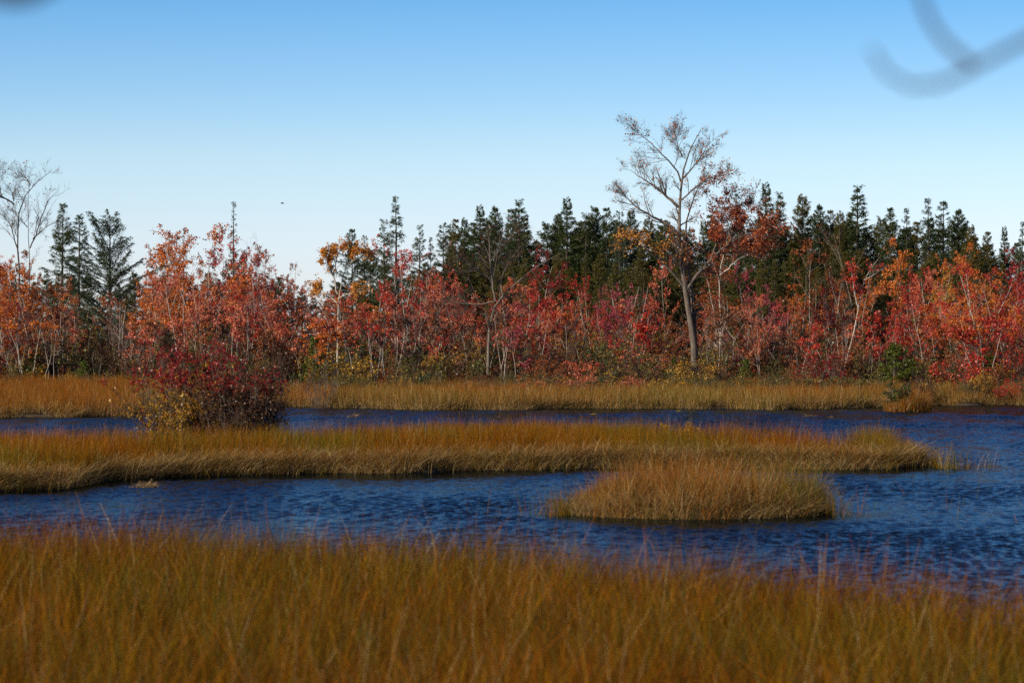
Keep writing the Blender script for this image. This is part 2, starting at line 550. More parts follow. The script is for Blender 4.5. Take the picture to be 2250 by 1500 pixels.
# near marsh
def near_bed():
    sets = []
    N = 165000
    y = 23 + 26 * rng.random(N) ** 0.9
    x = rng.uniform(-1, 1, N) * (0.155 * y + 2.2)
    d = near_edge(x) + 0.35 * nfr(x, y) - y
    keep = (d > 0) & (rng.random(N) < 0.35 + 0.65 * sstep(0, 2.5, d))
    x, y, d = x[keep], y[keep], d[keep]; n = len(x)
    h = (0.80 + 0.09 * hn(x, y) + 0.10 * hn2(x, y) + 0.20 * rng.normal(0, 1, n)).clip(0.25, 1.35) * (0.9 + 0.1 * sstep(0, 2, d))
    tip = mixpal(rng, x, y, n, .46, .38, .06, .12) * rng.choice([.4, .66, .95, 1.4], n, p=[.33, .34, .21, .12])[:, None] * (1 + .16 * hn2(x, y) + .10 * hn(x, y))[:, None].clip(.6, 1.4)
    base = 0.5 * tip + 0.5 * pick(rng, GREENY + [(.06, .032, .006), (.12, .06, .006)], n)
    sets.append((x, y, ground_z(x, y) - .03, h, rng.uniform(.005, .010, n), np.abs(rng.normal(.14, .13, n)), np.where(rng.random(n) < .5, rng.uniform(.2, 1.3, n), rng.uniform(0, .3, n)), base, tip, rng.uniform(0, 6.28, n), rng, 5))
    # broad pale dead leaves
    n = 900
    y = rng.uniform(23, 47, n); x = rng.uniform(-1, 1, n) * (0.155 * y + 2)
    k = near_edge(x) - y > 0.3; x, y = x[k], y[k]; n = len(x)
    c = pick(rng, STRAW, n)
    sets.append((x, y, ground_z(x, y), rng.uniform(.5, .85, n), rng.uniform(.008, .015, n), rng.uniform(.05, .5, n), rng.uniform(.3, 1.8, n), c * .8, c, rng.uniform(0, 6.28, n), rng, 5))
    # sparse reddish stems standing in the water beyond the edge
    n = 6500
    x = rng.uniform(-1, 1, n) * 9.5
    y = near_edge(x) + rng.exponential(1.0, n) * (0.8 + 0.9 * sstep(-4, 6, x)) - .2
    k = rng.random(n) < 0.9; x, y = x[k], y[k]; n = len(x)
    c = pick(rng, [(.17, .045, .02), (.2, .07, .02), (.13, .05, .02)], n)
    sets.append((x, y, np.full(n, -.1), (0.75 + .1 * hn(x, y) + rng.normal(0, .14, n)).clip(.25, 1.2), rng.uniform(.004, .007, n), np.abs(rng.normal(.1, .08, n)), rng.uniform(0, .35, n), c, c, rng.uniform(0, 6.28, n), rng))
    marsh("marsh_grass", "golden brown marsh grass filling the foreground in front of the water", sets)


def fringe(rng, x, y, n, hlo, hhi, w):
    c = pick(rng, STRAW + [(.2, .11, .05), (.16, .11, .01), (.26, .12, .01)], n)
    return (x, y, ground_z(x, y) * 0 + np.maximum(ground_z(x, y), -.05), rng.uniform(hlo, hhi, n), rng.uniform(w * .7, w * 1.3, n), rng.uniform(.05, .6, n), rng.uniform(.3, 1.5, n),
            c * .8, c, rng.uniform(0, 6.28, n), rng, 4)


def mid_bed():
    sets = []
    N = 210000
    x = rng.uniform(-19, MID_XMAX + .3, N)
    u = rng.random(N)
    a, b = mid_front(x), mid_back(x)
    a = a + .35 * nfr(x, a); b = b - .35 * nfr(x, b)
    y = a + (b - a) * u
    keep = (b - a > .3) & (rng.random(N) < ((b - a) / 17))
    x, y, a, b = x[keep], y[keep], a[keep], b[keep]; n = len(x)
    dfr = y - a
    h = (0.84 + 0.06 * hn(x, y) + 0.05 * hn2(x, y) + 0.13 * rng.normal(0, 1, n)).clip(.3, 1.3) * (0.45 + 0.55 * sstep(0, 3.0, dfr)) * (0.6 + 0.4 * sstep(-.3, 1.4, MID_XMAX - x))
    tip = mixpal(rng, x, y, n, .46, .26, .05, .14)
    base = 0.5 * tip + 0.5 * pick(rng, GREENY + GOLD, n)
    sets.append((x, y, ground_z(x, y) - .03, h, rng.uniform(.006, .011, n), np.abs(rng.normal(.10, .07, n)), rng.uniform(0, .3, n), base, tip, rng.uniform(0, 6.28, n), rng))
    # pale dead fringe along the front
    n = 46000
    x = rng.uniform(-19, MID_XMAX + .2, n)
    y = mid_front(x) + 0.35 * nfr(x, mid_front(x)) + np.abs(rng.normal(0, 1.5, n)) * (0.35 + 0.65 * sstep(-9, -4, x)) - .2
    k = y < mid_back(x); x, y = x[k], y[k]; n = len(x)
    sets.append(fringe(rng, x, y, n, .28, .70, .011))
    # stems standing in the shallows at the tip and along the front
    n = 700
    x = np.where(rng.random(n) < .45, MID_XMAX + rng.exponential(.55, n), rng.uniform(-17, MID_XMAX, n))
    y = np.where(x > MID_XMAX - .3, 92.5 + rng.normal(0, 1.1, n), mid_front(x) - rng.exponential(.5, n))
    c = pick(rng, GREENY + GOLD + STRAW[:1], n)
    sets.append((x, y, np.full(n, -.1), rng.uniform(.25, .85, n), rng.uniform(.008, .012, n), np.abs(rng.normal(.1, .15, n)), rng.uniform(0, .5, n), c * .8, c, rng.uniform(0, 6.28, n), rng))
    marsh("marsh_grass", "long low island of rust tipped grass across the middle of the pond", sets)


def clump_bed():
    sets = []
    N = 20000
    r = np.sqrt(rng.random(N)) * 1.1; a = rng.uniform(0, 6.28, N)
    x = CL[0] + CL[2] * r * np.cos(a); y = CL[1] + CL[3] * r * np.sin(a)
    e = clump_d(x, y, CL)
    k = e < 1.02 + .05 * rng.normal(0, 1, N); x, y, e = x[k], y[k], e[k]; n = len(x)
    h = (0.74 + .13 * hn2(x, y * .5) + .10 * hn2(x * 2.3 + 5, y) + .17 * rng.normal(0, 1, n)).clip(.22, 1.3) * (0.82 + .18 * sstep(1.0, .75, e)) * (0.92 + .10 * np.exp(-((x - CL[0] + .2) / 1.0) ** 2) - .22 * sstep(CL[0] - .9, CL[0] - 2.4, x))
    tip = mixpal(rng, x, y, n, .46, .14, .18, .10)
    gr = rng.random(n) < .12 + .30 * sstep(CL[0] + .8, CL[0] + 2.4, x)
    tip = np.where(gr[:, None], pick(rng, GREENY, n), tip)
    base = .5 * tip + .5 * pick(rng, GREENY + STRAW, n)
    sets.append((x, y, ground_z(x, y) - .03, h, rng.uniform(.005, .010, n), np.abs(rng.normal(.16, .16, n)), rng.uniform(0, 1.0, n) * rng.random(n), base, tip, rng.uniform(0, 6.28, n), rng))
    n = 7000
    a = rng.uniform(0, 6.28, n)
    x = CL[0] + CL[2] * np.cos(a) * rng.uniform(.8, 1.04, n); y = CL[1] + CL[3] * np.sin(a) * rng.uniform(.8, 1.04, n)
    sets.append(fringe(rng, x, y, n, .2, .6, .009))
    n = 420
    x = np.concatenate([CL[0] - CL[2] - rng.exponential(.28, 300), CL[0] + CL[2] + rng.exponential(.25, 120)])
    y = CL[1] - .6 + rng.normal(0, .5, n)
    c = pick(rng, GREENY + GOLD + RUST[:1], n)
    sets.append((x, y, np.full(n, -.1), rng.uniform(.3, .8, n), rng.uniform(.006, .010, n), np.abs(rng.normal(.1, .15, n)), rng.uniform(0, .5, n), c * .8, c, rng.uniform(0, 6.28, n), rng))
    # lone reeds in the open water to the right
    n = 46
    x = rng.uniform(3.9, 12.5, n); y = rng.uniform(64, 92, n)
    c = pick(rng, GREENY + RUST[:2], n)
    sets.append((x, y, np.full(n, -.1), rng.uniform(.3, .95, n), rng.uniform(.008, .012, n), np.abs(rng.normal(.1, .25, n)), rng.uniform(0, .5, n), c, c, rng.uniform(0, 6.28, n), rng))
    marsh("marsh_grass", "shaggy brown grass tussock standing alone in the water in front of the long island", sets)


def far_bed():
    sets = []
    N = 330000
    x = rng.uniform(-37, 37, N)
    f = rng.random(N) ** 1.25 * 40
    y = far_front(x) + .5 * nfr(x, far_front(x)) + f
    k = (y < 196) ; x, y, f = x[k], y[k], f[k]; n = len(x)
    h = (0.84 + .08 * hn(x * .6, y * .6) + .13 * rng.normal(0, 1, n)).clip(.3, 1.35) * (0.75 + .25 * sstep(0, 2, f))
    lefty = sstep(-20, -14, x)
    tip = mixpal(rng, x * .5, y * .5, n, .40, .24, .20, .14)
    rs = pick(rng, RUST, n)
    tip = np.where((rng.random(n) > .35 + .65 * lefty)[:, None], rs, tip)
    base = .5 * tip + .5 * pick(rng, GREENY + STRAW, n)
    sets.append((x, y, ground_z(x, y) - .03, h, rng.uniform(.009, .017, n), np.abs(rng.normal(.08, .06, n)), rng.uniform(0, .3, n), base, tip, rng.uniform(0, 6.28, n), rng))
    n = 26000
    x = rng.uniform(-37, 37, n); y = far_front(x) + 0.5 * nfr(x, far_front(x)) + np.abs(rng.normal(0, .9, n)) - .2
    sets.append(fringe(rng, x, y, n, .15, .6, .017))
    marsh("marsh_grass", "tawny belt of marsh grass along the far shore below the red wood", sets)


def islet_bed():
    sets = []
    N = 5200
    r = np.sqrt(rng.random(N)); a = rng.uniform(0, 6.28, N)
    x = ISL[0] + ISL[2] * r * np.cos(a); y = ISL[1] + ISL[3] * r * np.sin(a)
    e = clump_d(x, y, ISL)
    off = (x - ISL[0]) / ISL[2]
    h = (0.55 + .35 * np.exp(-((off - .25) / .45) ** 2) + .12 * rng.normal(0, 1, N)).clip(.2, 1.3) * (.5 + .5 * sstep(1, .5, e))
    tip = mixpal(rng, x, y, N, .40, .16, .20, .12)
    sets.append((x, y, ground_z(x, y) - .03, h, rng.uniform(.010, .018, N), np.abs(rng.normal(.14, .1, N)), rng.uniform(0, .6, N), tip * .7, tip, rng.uniform(0, 6.28, N), rng))
    marsh("marsh_grass", "small round brown grass islet off the far shore near the right side", sets)


near_bed(); mid_bed(); clump_bed(); far_bed(); islet_bed()


# ------------------------------------------------------------------ plant generators (return trunk mesh, crown mesh)
def clumpy(rng, K, k, n):
    """tint per leaf: shared by shoot, with scatter"""
    c = rng.random(K)
    return np.clip(0.6 * c[k] + 0.4 * rng.random(n), 0, 1)


def leaf_on(rng, P, per, spread, prob=1.0, t0=0.3):
    K, n, _ = P.shape
    live = rng.random(K) < prob
    k = np.repeat(np.where(live)[0], per)
    t = rng.uniform(t0, 1, len(k)) * (n - 1)
    i = np.clip(t.astype(int), 0, n - 2); w = (t - i)[:, None]
    C = P[k, i] * (1 - w) + P[k, i + 1] * w + rng.normal(0, spread, (len(k), 3))
    return C, k, K


def make_maple(seed, H, stems=2, lean=.15, r0=.046, nb=9, L1=.34, leaf=3, leafp=.8, low=.3, size=.094, ang=.92, up=.42, wood=.95, tw=4):
    rng = np.random.default_rng(seed)
    n = 9
    P = np.zeros((stems, n, 3)); d = np.zeros((stems, 3)); d[:, 2] = 1
    az = rng.uniform(0, 6.28) + np.arange(stems) * 6.28 / stems + rng.normal(0, .4, stems)
    le = lean * rng.uniform(.5, 1.4, stems)
    d[:, 0] = np.cos(az) * le; d[:, 1] = np.sin(az) * le
    P[:, 0, 2] = -.15
    P[:, 0, :2] = d[:, :2] * .5
    hh = H * np.concatenate([[.93], rng.uniform(.62, .95, stems - 1)]) if stems > 1 else np.array([H * .93])
    for j in range(1, n):
        d = unit(d + rng.normal(0, .085, d.shape) + np.array([0, 0, .05]))
        P[:, j] = P[:, j - 1] + d * (hh / (n - 1))[:, None]
    R = r0 * rng.uniform(.7, 1, (stems, 1)) * np.linspace(1, .25, n)[None, :]
    P1, R1 = sprout(P, R, nb, low, .98, ang, .2, H * L1, .25, up, 6, .55, .10, rng, taper=.55)
    P2, R2 = sprout(P1, R1, 5, .2, 1, .65, .2, H * .125, .3, up * .6, 4, .6, .14, rng)
    P3, R3 = sprout(P2, R2, tw, .15, 1, .65, .25, H * .05, .3, .3, 3, .6, .2, rng, rmin=.003)
    g = Geo()
    g.tubes(P, R, 7, wood); g.tubes(P1, R1, 5, wood * .6); g.tubes(P2, R2, 3, .25); g.tubes(P3, R3, 3, .08)
    lf = Geo()
    # whole limbs carry leaves or are already bare
    limb_live = rng.random(len(P1)) < leafp
    m2 = np.repeat(limb_live, 5)
    m3 = np.repeat(m2, tw)
    if m3.any():
        C, k, K = leaf_on(rng, P3[m3], leaf * 2, .055, .62)
        sz = rng.uniform(.65, 1.25, len(C)) * size
        limb_t = np.repeat(rng.random(m2.sum()), tw)
        tint = np.clip(.55 * limb_t[k] + .45 * rng.random(len(C)), 0, 1)
        lf.leaves(C, sz, sz * .85, tint, rng, up=.35)
        C, k, K = leaf_on(rng, P2[m2], leaf * 2, .07, .6)
        sz = rng.uniform(.65, 1.25, len(C)) * size
        lf.leaves(C, sz, sz * .85, rng.random(len(C)), rng, up=.35)
    return g.build("maple_trunk", BARK_WHITE), lf.build("maple_crown", LEAF['red'])


def make_shrub(seed, H, W, stems=14, leaf=4, size=.07, leafp=.8, wood=.45):
    rng = np.random.default_rng(seed)
    n = 6
    az = rng.uniform(0, 6.28, stems)
    sp = np.sqrt(rng.random(stems)) * W * .5
    P = np.zeros((stems, n, 3))
    P[:, 0, 0] = np.cos(az) * sp * .3; P[:, 0, 1] = np.sin(az) * sp * .3; P[:, 0, 2] = -.1
    hh = H * rng.uniform(.55, 1.0, stems) * (1 - .35 * (sp / (W * .5)) ** 2)
    d = unit(np.stack([np.cos(az) * sp * .75 / H, np.sin(az) * sp * .75 / H, np.ones(stems) * .7], -1))
    for j in range(1, n):
        d = unit(d + rng.normal(0, .09, d.shape) + np.array([0, 0, .08]))
        P[:, j] = P[:, j - 1] + d * (hh / (n - 1))[:, None]
    R = np.full((stems, 1), .016) * np.linspace(1, .3, n)[None, :]
    P1, R1 = sprout(P, R, 7, .2, 1, .6, .2, H * .28, .3, .35, 5, .6, .14, rng)
    P2, R2 = sprout(P1, R1, 4, .2, 1, .6, .25, H * .1, .3, .3, 3, .65, .2, rng, rmin=.004)
    g = Geo(); g.tubes(P, R, 5, wood); g.tubes(P1, R1, 3, wood * .7); g.tubes(P2, R2, 3, .15)
    lf = Geo()
    C, k, K = leaf_on(rng, P2, leaf, .035, leafp)
    sz = rng.uniform(.6, 1.25, len(C)) * size
    lf.leaves(C, sz, sz * .7, clumpy(rng, K, k, len(C)), rng, up=.3)
    return g.build("shrub_stems", BARK_GREY), lf.build("shrub_foliage", LEAF['red'])


def make_conifer(seed, H, Rm, p=.8, dens=1.0, e0=.0, e1=.9, bare=.08, droop=.25, gap=.12, tuft=.105, per=18, top=.0):
    """e0/e1 branch angle above level at foot and tip; gap = share of missing branches; top = airy leader"""
    rng = np.random.default_rng(seed)
    n = 10
    P = np.zeros((1, n, 3))
    P[0, :, 2] = np.linspace(-.2, H, n)
    P[0, 1:, :2] = np.cumsum(rng.normal(0, .012 * H / 10, (n - 1, 2)), 0)
    R = np.linspace(.014 * H, .012, n)[None, :]
    nb = int(H * per)
    t = np.sort(rng.random(nb)) ** .92 * (1 - bare) + bare
    t = t[rng.random(nb) > gap * (1 + .8 * np.sin(t * 17 + seed))]
    t[-1] = .985
    nb = len(t)
    az = np.arange(nb) * 2.399 + rng.normal(0, .5, nb)
    ecc = 1 + .25 * np.cos(az - rng.uniform(0, 6.28))
    prof = (1 - t) ** p * sstep(bare - .12, bare + .15, t) ** .5
    ln = Rm * prof * rng.uniform(.55, 1.2, nb) * ecc + .16
    ln *= np.where(rng.random(nb) < .07, 1.35, 1)
    if top: ln *= np.where(t > 1 - top, .75, 1)
    el = e0 + (e1 - e0) * t ** 1.6 + rng.normal(0, .12, nb)
    d = np.stack([np.cos(az) * np.cos(el), np.sin(az) * np.cos(el), np.sin(el)], -1)
    f = t * (n - 1); i = np.clip(f.astype(int), 0, n - 2); w = (f - i)[:, None]
    zt = P[0, i] * (1 - w) + P[0, i + 1] * w
    m = 5
    B = np.zeros((nb, m, 3)); B[:, 0] = zt
    for j in range(1, m):
        s = j / (m - 1)
        d = unit(d + np.array([0, 0, -droop * .5 if j < 3 else droop * .55]) + rng.normal(0, .05, d.shape))
        B[:, j] = B[:, j - 1] + d * (ln / (m - 1))[:, None]
    RB = (.006 + .008 * ln)[:, None] * np.linspace(1, .3, m)[None, :]
    g = Geo(); g.tubes(P, R, 7, .6); g.tubes(B, RB, 3, .35)
    # sprays
    ns = int(ln.sum() * 31 * dens)
    k = rng.choice(nb, ns, p=ln / ln.sum())
    s = rng.uniform(.12, 1, ns) ** .8
    f = s * (m - 1); i = np.clip(f.astype(int), 0, m - 2); w = (f - i)[:, None]
    base = B[k, i] * (1 - w) + B[k, i + 1] * w
    tan = unit(B[k, i + 1] - B[k, i])
    sd = unit(np.cross(tan, np.array([0, 0, 1.0]))) * np.where(rng.random(ns) < .5, 1, -1)[:, None]
    dr = unit(tan * rng.uniform(.4, 1.1, ns)[:, None] + sd * rng.uniform(.2, 1, ns)[:, None] + np.array([0, 0, -.18]) + rng.normal(0, .2, (ns, 3)))
    sl = np.minimum(.42, .12 + .28 * ln[k]) * (1.1 - .6 * s) * rng.uniform(.6, 1.3, ns)
    lf = Geo()
    bt = rng.random(nb)
    for q in range(3):
        C = base + dr * (sl * (.25 + .33 * q))[:, None] + rng.normal(0, .02, (ns, 3)) - np.array([0, 0, .02 * q * q])
        ax = unit(dr + rng.normal(0, .3, (ns, 3)))
        L = tuft * rng.uniform(.7, 1.3, ns)
        lf.leaves(C, L, L * .40, np.clip(.5 * bt[k] + .5 * rng.random(ns), 0, 1), rng, up=.5, axis=ax)
    return g.build("conifer_trunk", BARK_DARK), lf.build("conifer_crown", NEEDLE['dark'])


# ------------------------------------------------------------------ prototypes
MAPLE = [
    make_maple(11, 8.0, stems=2, lean=.12, nb=10, leaf=5, leafp=0.95),
    make_maple(12, 8.0, stems=3, lean=.20, nb=8, leaf=5, leafp=0.90),
    make_maple(13, 8.0, stems=1, lean=.08, nb=15, leaf=5, leafp=0.90, low=.4, r0=.055),
    make_maple(14, 8.0, stems=2, lean=.22, nb=10, leaf=5, leafp=0.73, low=.35),
    make_maple(15, 8.0, stems=3, lean=.10, nb=9, leaf=6, leafp=0.97, L1=.28),
    make_maple(16, 8.0, stems=2, lean=.16, nb=10, leaf=4, leafp=0.50, low=.3),
    make_maple(17, 8.0, stems=4, lean=.18, nb=7, leaf=5, leafp=0.84, L1=.30),
    make_maple(18, 8.0, stems=1, lean=.14, nb=14, leaf=6, leafp=0.97, low=.35, L1=.36),
]
SAPLING = [
    make_maple(31, 4.6, stems=2, lean=.10, nb=7, L1=.22, r0=.023, leaf=3, leafp=.6, low=.5, size=.10, tw=3),
    make_maple(32, 4.6, stems=3, lean=.16, nb=6, L1=.24, r0=.022, leaf=3, leafp=.45, low=.5, size=.10, tw=3),
    make_maple(33, 4.6, stems=1, lean=.10, nb=10, L1=.22, r0=.024, leaf=3, leafp=.65, low=.5, size=.10, tw=3),
    make_maple(34, 4.6, stems=4, lean=.16, nb=5, L1=.22, r0=.020, leaf=3, leafp=.3, low=.5, size=.10, tw=3),
    make_maple(35, 4.6, stems=3, lean=.08, nb=6, L1=.18, r0=.023, leaf=3, leafp=.6, low=.5, size=.10, tw=3),
]
BARE = [
    make_maple(41, 8.0, stems=1, lean=.12, nb=15, leaf=1, leafp=.08, low=.25, r0=.06, L1=.38, tw=5),
    make_maple(42, 8.0, stems=2, lean=.16, nb=10, leaf=1, leafp=.06, low=.3, r0=.055, L1=.36, tw=5),
]
SHRUB = [
    make_shrub(51, 2.0, 2.0, leaf=4, leafp=.45), make_shrub(52, 2.0, 2.6, stems=18, leaf=4), make_shrub(53, 2.0, 1.6, stems=12, leaf=5),
    make_shrub(54, 2.0, 2.2, stems=20, leaf=3, leafp=.35), make_shrub(55, 2.0, 3.0, stems=22, leaf=4, leafp=.9),
]
CONIFER = {
    'spire':  [make_conifer(61, 13, 2.1, p=.95, dens=1.5, e0=-.05, e1=.75, gap=.08, per=22), make_conifer(62, 13, 1.9, p=.9, dens=1.4, e0=0, e1=.8, gap=.14, per=21)],
    'full':   [make_conifer(63, 12, 2.7, p=.72, dens=1.5, e0=.05, e1=.9, per=22), make_conifer(64, 12, 2.9, p=.66, dens=1.4, e0=.1, e1=1.0, gap=.14, per=21), make_conifer(60, 12, 2.5, p=.6, dens=1.5, e0=.1, e1=1.0, gap=.1, per=22)],
    'airy':   [make_conifer(65, 13, 2.5, p=.95, dens=.95, e0=.1, e1=.75, gap=.28, per=18, top=.3), make_conifer(66, 12, 2.1, p=.85, dens=.95, e0=.15, e1=.8, gap=.3, per=18)],
    'ragged': [make_conifer(67, 12, 1.6, p=.6, dens=1.3, e0=0, e1=.8, gap=.22, per=20), make_conifer(68, 12, 1.45, p=.55, dens=1.25, e0=-.05, e1=.8, gap=.25, per=20)],
    'broad':  [make_conifer(69, 11, 3.7, p=.55, dens=1.5, e0=.45, e1=1.0, gap=.25, per=14, droop=.0)],
    'wisp':   [make_conifer(70, 13, 3.0, p=1.6, dens=.9, e0=.1, e1=.7, gap=.35, per=16, top=.35)],
    'young':  [make_conifer(71, 3.2, 1.1, p=.8, dens=1.6, e0=.2, e1=.9, bare=.02, tuft=.12, per=30), make_conifer(72, 3.2, 1.3, p=.7, dens=1.4, e0=.25, e1=.9, bare=.02, tuft=.12, per=26, gap=.2)],
}
PROTO_H = {'spire': 13, 'full': 12, 'airy': 13, 'ragged': 12, 'broad': 11, 'wisp': 13, 'young': 3.2}
_pr = random.Random(4)
_mh = {}


def mheight(me):
    if me.name not in _mh:
        a = np.empty(len(me.vertices) * 3, np.float32); me.vertices.foreach_get("co", a)
        _mh[me.name] = float(a[2::3].max())
    return _mh[me.name]


def plant(name, pair, px, ytop, d, label, cat, group, crown_mat, trunk_mat=None, wx=1.0, rz=None, parts=("trunk", "crown")):
    """stand a plant at distance d with its top at photo pixel (px, ytop)"""
    p = PX(px, ytop, d)
    zg = float(ground_z(p[0], p[1]))
    h0 = max(mheight(q) for q in pair if q)
    s = (p[2] - zg) / h0
    sw = s * wx
    e = empty(name, (p[0], p[1], zg), _pr.uniform(0, 6.28) if rz is None else rz, (sw, sw, s))
    if cat in ("maple tree", "sapling"):
        e.rotation_euler[0], e.rotation_euler[1] = _pr.gauss(0, .05), _pr.gauss(0, .05)
    tag(e, label, cat, group)
    link(parts[0], pair[0], e, trunk_mat)
    if pair[1]: link(parts[1], pair[1], e, crown_mat)
    return e


# the thicket's stretches, left to right, with the colours each has in the photograph
ZONES = [  # x0, x1, place words, maple colours, sapling colours, shrub colours
    (-60, 140, "below the bare forked tree", ['orange', 'orange', 'rust', 'crimson'], ['orange', 'rust', 'crimson'], ['crimson', 'yellow', 'brown', 'olive']),
    (140, 300, "below the layered conifer", ['rust', 'coral', 'orange', 'rust'], ['rust', 'coral', 'brown'], ['brown', 'olive', 'rust', 'yellow']),
    (300, 520, "behind the dark red bush", ['orange', 'red', 'coral', 'rust', 'orange'], ['coral', 'coral', 'rust', 'brown'], ['olive', 'yellow', 'brown', 'olive']),
    (520, 680, "below the gap of open sky", ['coral', 'red', 'orange', 'rust'], ['coral', 'rust', 'orange'], ['brown', 'orange', 'olive', 'brown']),
    (680, 820, "around the amber maple", ['coral', 'orange', 'red', 'rust'], ['coral', 'rust', 'brown', 'orange'], ['rust', 'olive', 'brown', 'yellow']),
    (820, 990, "below the tall open spire", ['red', 'coral', 'orange', 'rust'], ['red', 'rust', 'brown', 'coral'], ['rust', 'yellow', 'brown', 'olive']),
    (990, 1160, "around the twisted bare tree", ['coral', 'red', 'rust', 'coral'], ['magenta', 'coral', 'rust', 'brown'], ['rust', 'brown', 'brown', 'olive']),
    (1160, 1300, "below the notch of sky", ['red', 'coral', 'orange', 'red'], ['red', 'coral', 'rust', 'brown'], ['coral', 'rust', 'brown', 'yellow']),
    (1300, 1460, "below the conifer trio", ['red', 'magenta', 'coral', 'rust'], ['coral', 'rust', 'red', 'brown'], ['brown', 'coral', 'rust', 'olive']),
    (1460, 1600, "under the big half bare tree", ['rust', 'coral', 'rust'], ['rust', 'rust', 'brown'], ['olive', 'rust', 'yellow', 'olive']),
    (1600, 1720, "below the tallest tidy spire", ['coral', 'magenta', 'rust'], ['coral', 'rust', 'brown'], ['rust', 'crimson', 'olive', 'brown']),
    (1720, 1940, "below the domed conifer", ['red', 'rust', 'orange', 'coral'], ['red', 'rust', 'coral', 'brown'], ['rust', 'crimson', 'brown', 'olive']),
    (1940, 2100, "behind the grass islet", ['red', 'orange', 'red', 'coral'], ['red', 'rust', 'orange'], ['rust', 'brown', 'olive', 'yellow']),
    (2100, 2310, "near the right edge", ['red', 'orange', 'orange', 'crimson'], ['red', 'orange', 'rust'], ['rust', 'red', 'yellow', 'brown']),
]


def where_is(px):
    return next((q[2] for q in ZONES if q[0] <= px < q[1]), ZONES[0][2] if px < 0 else ZONES[-1][2])


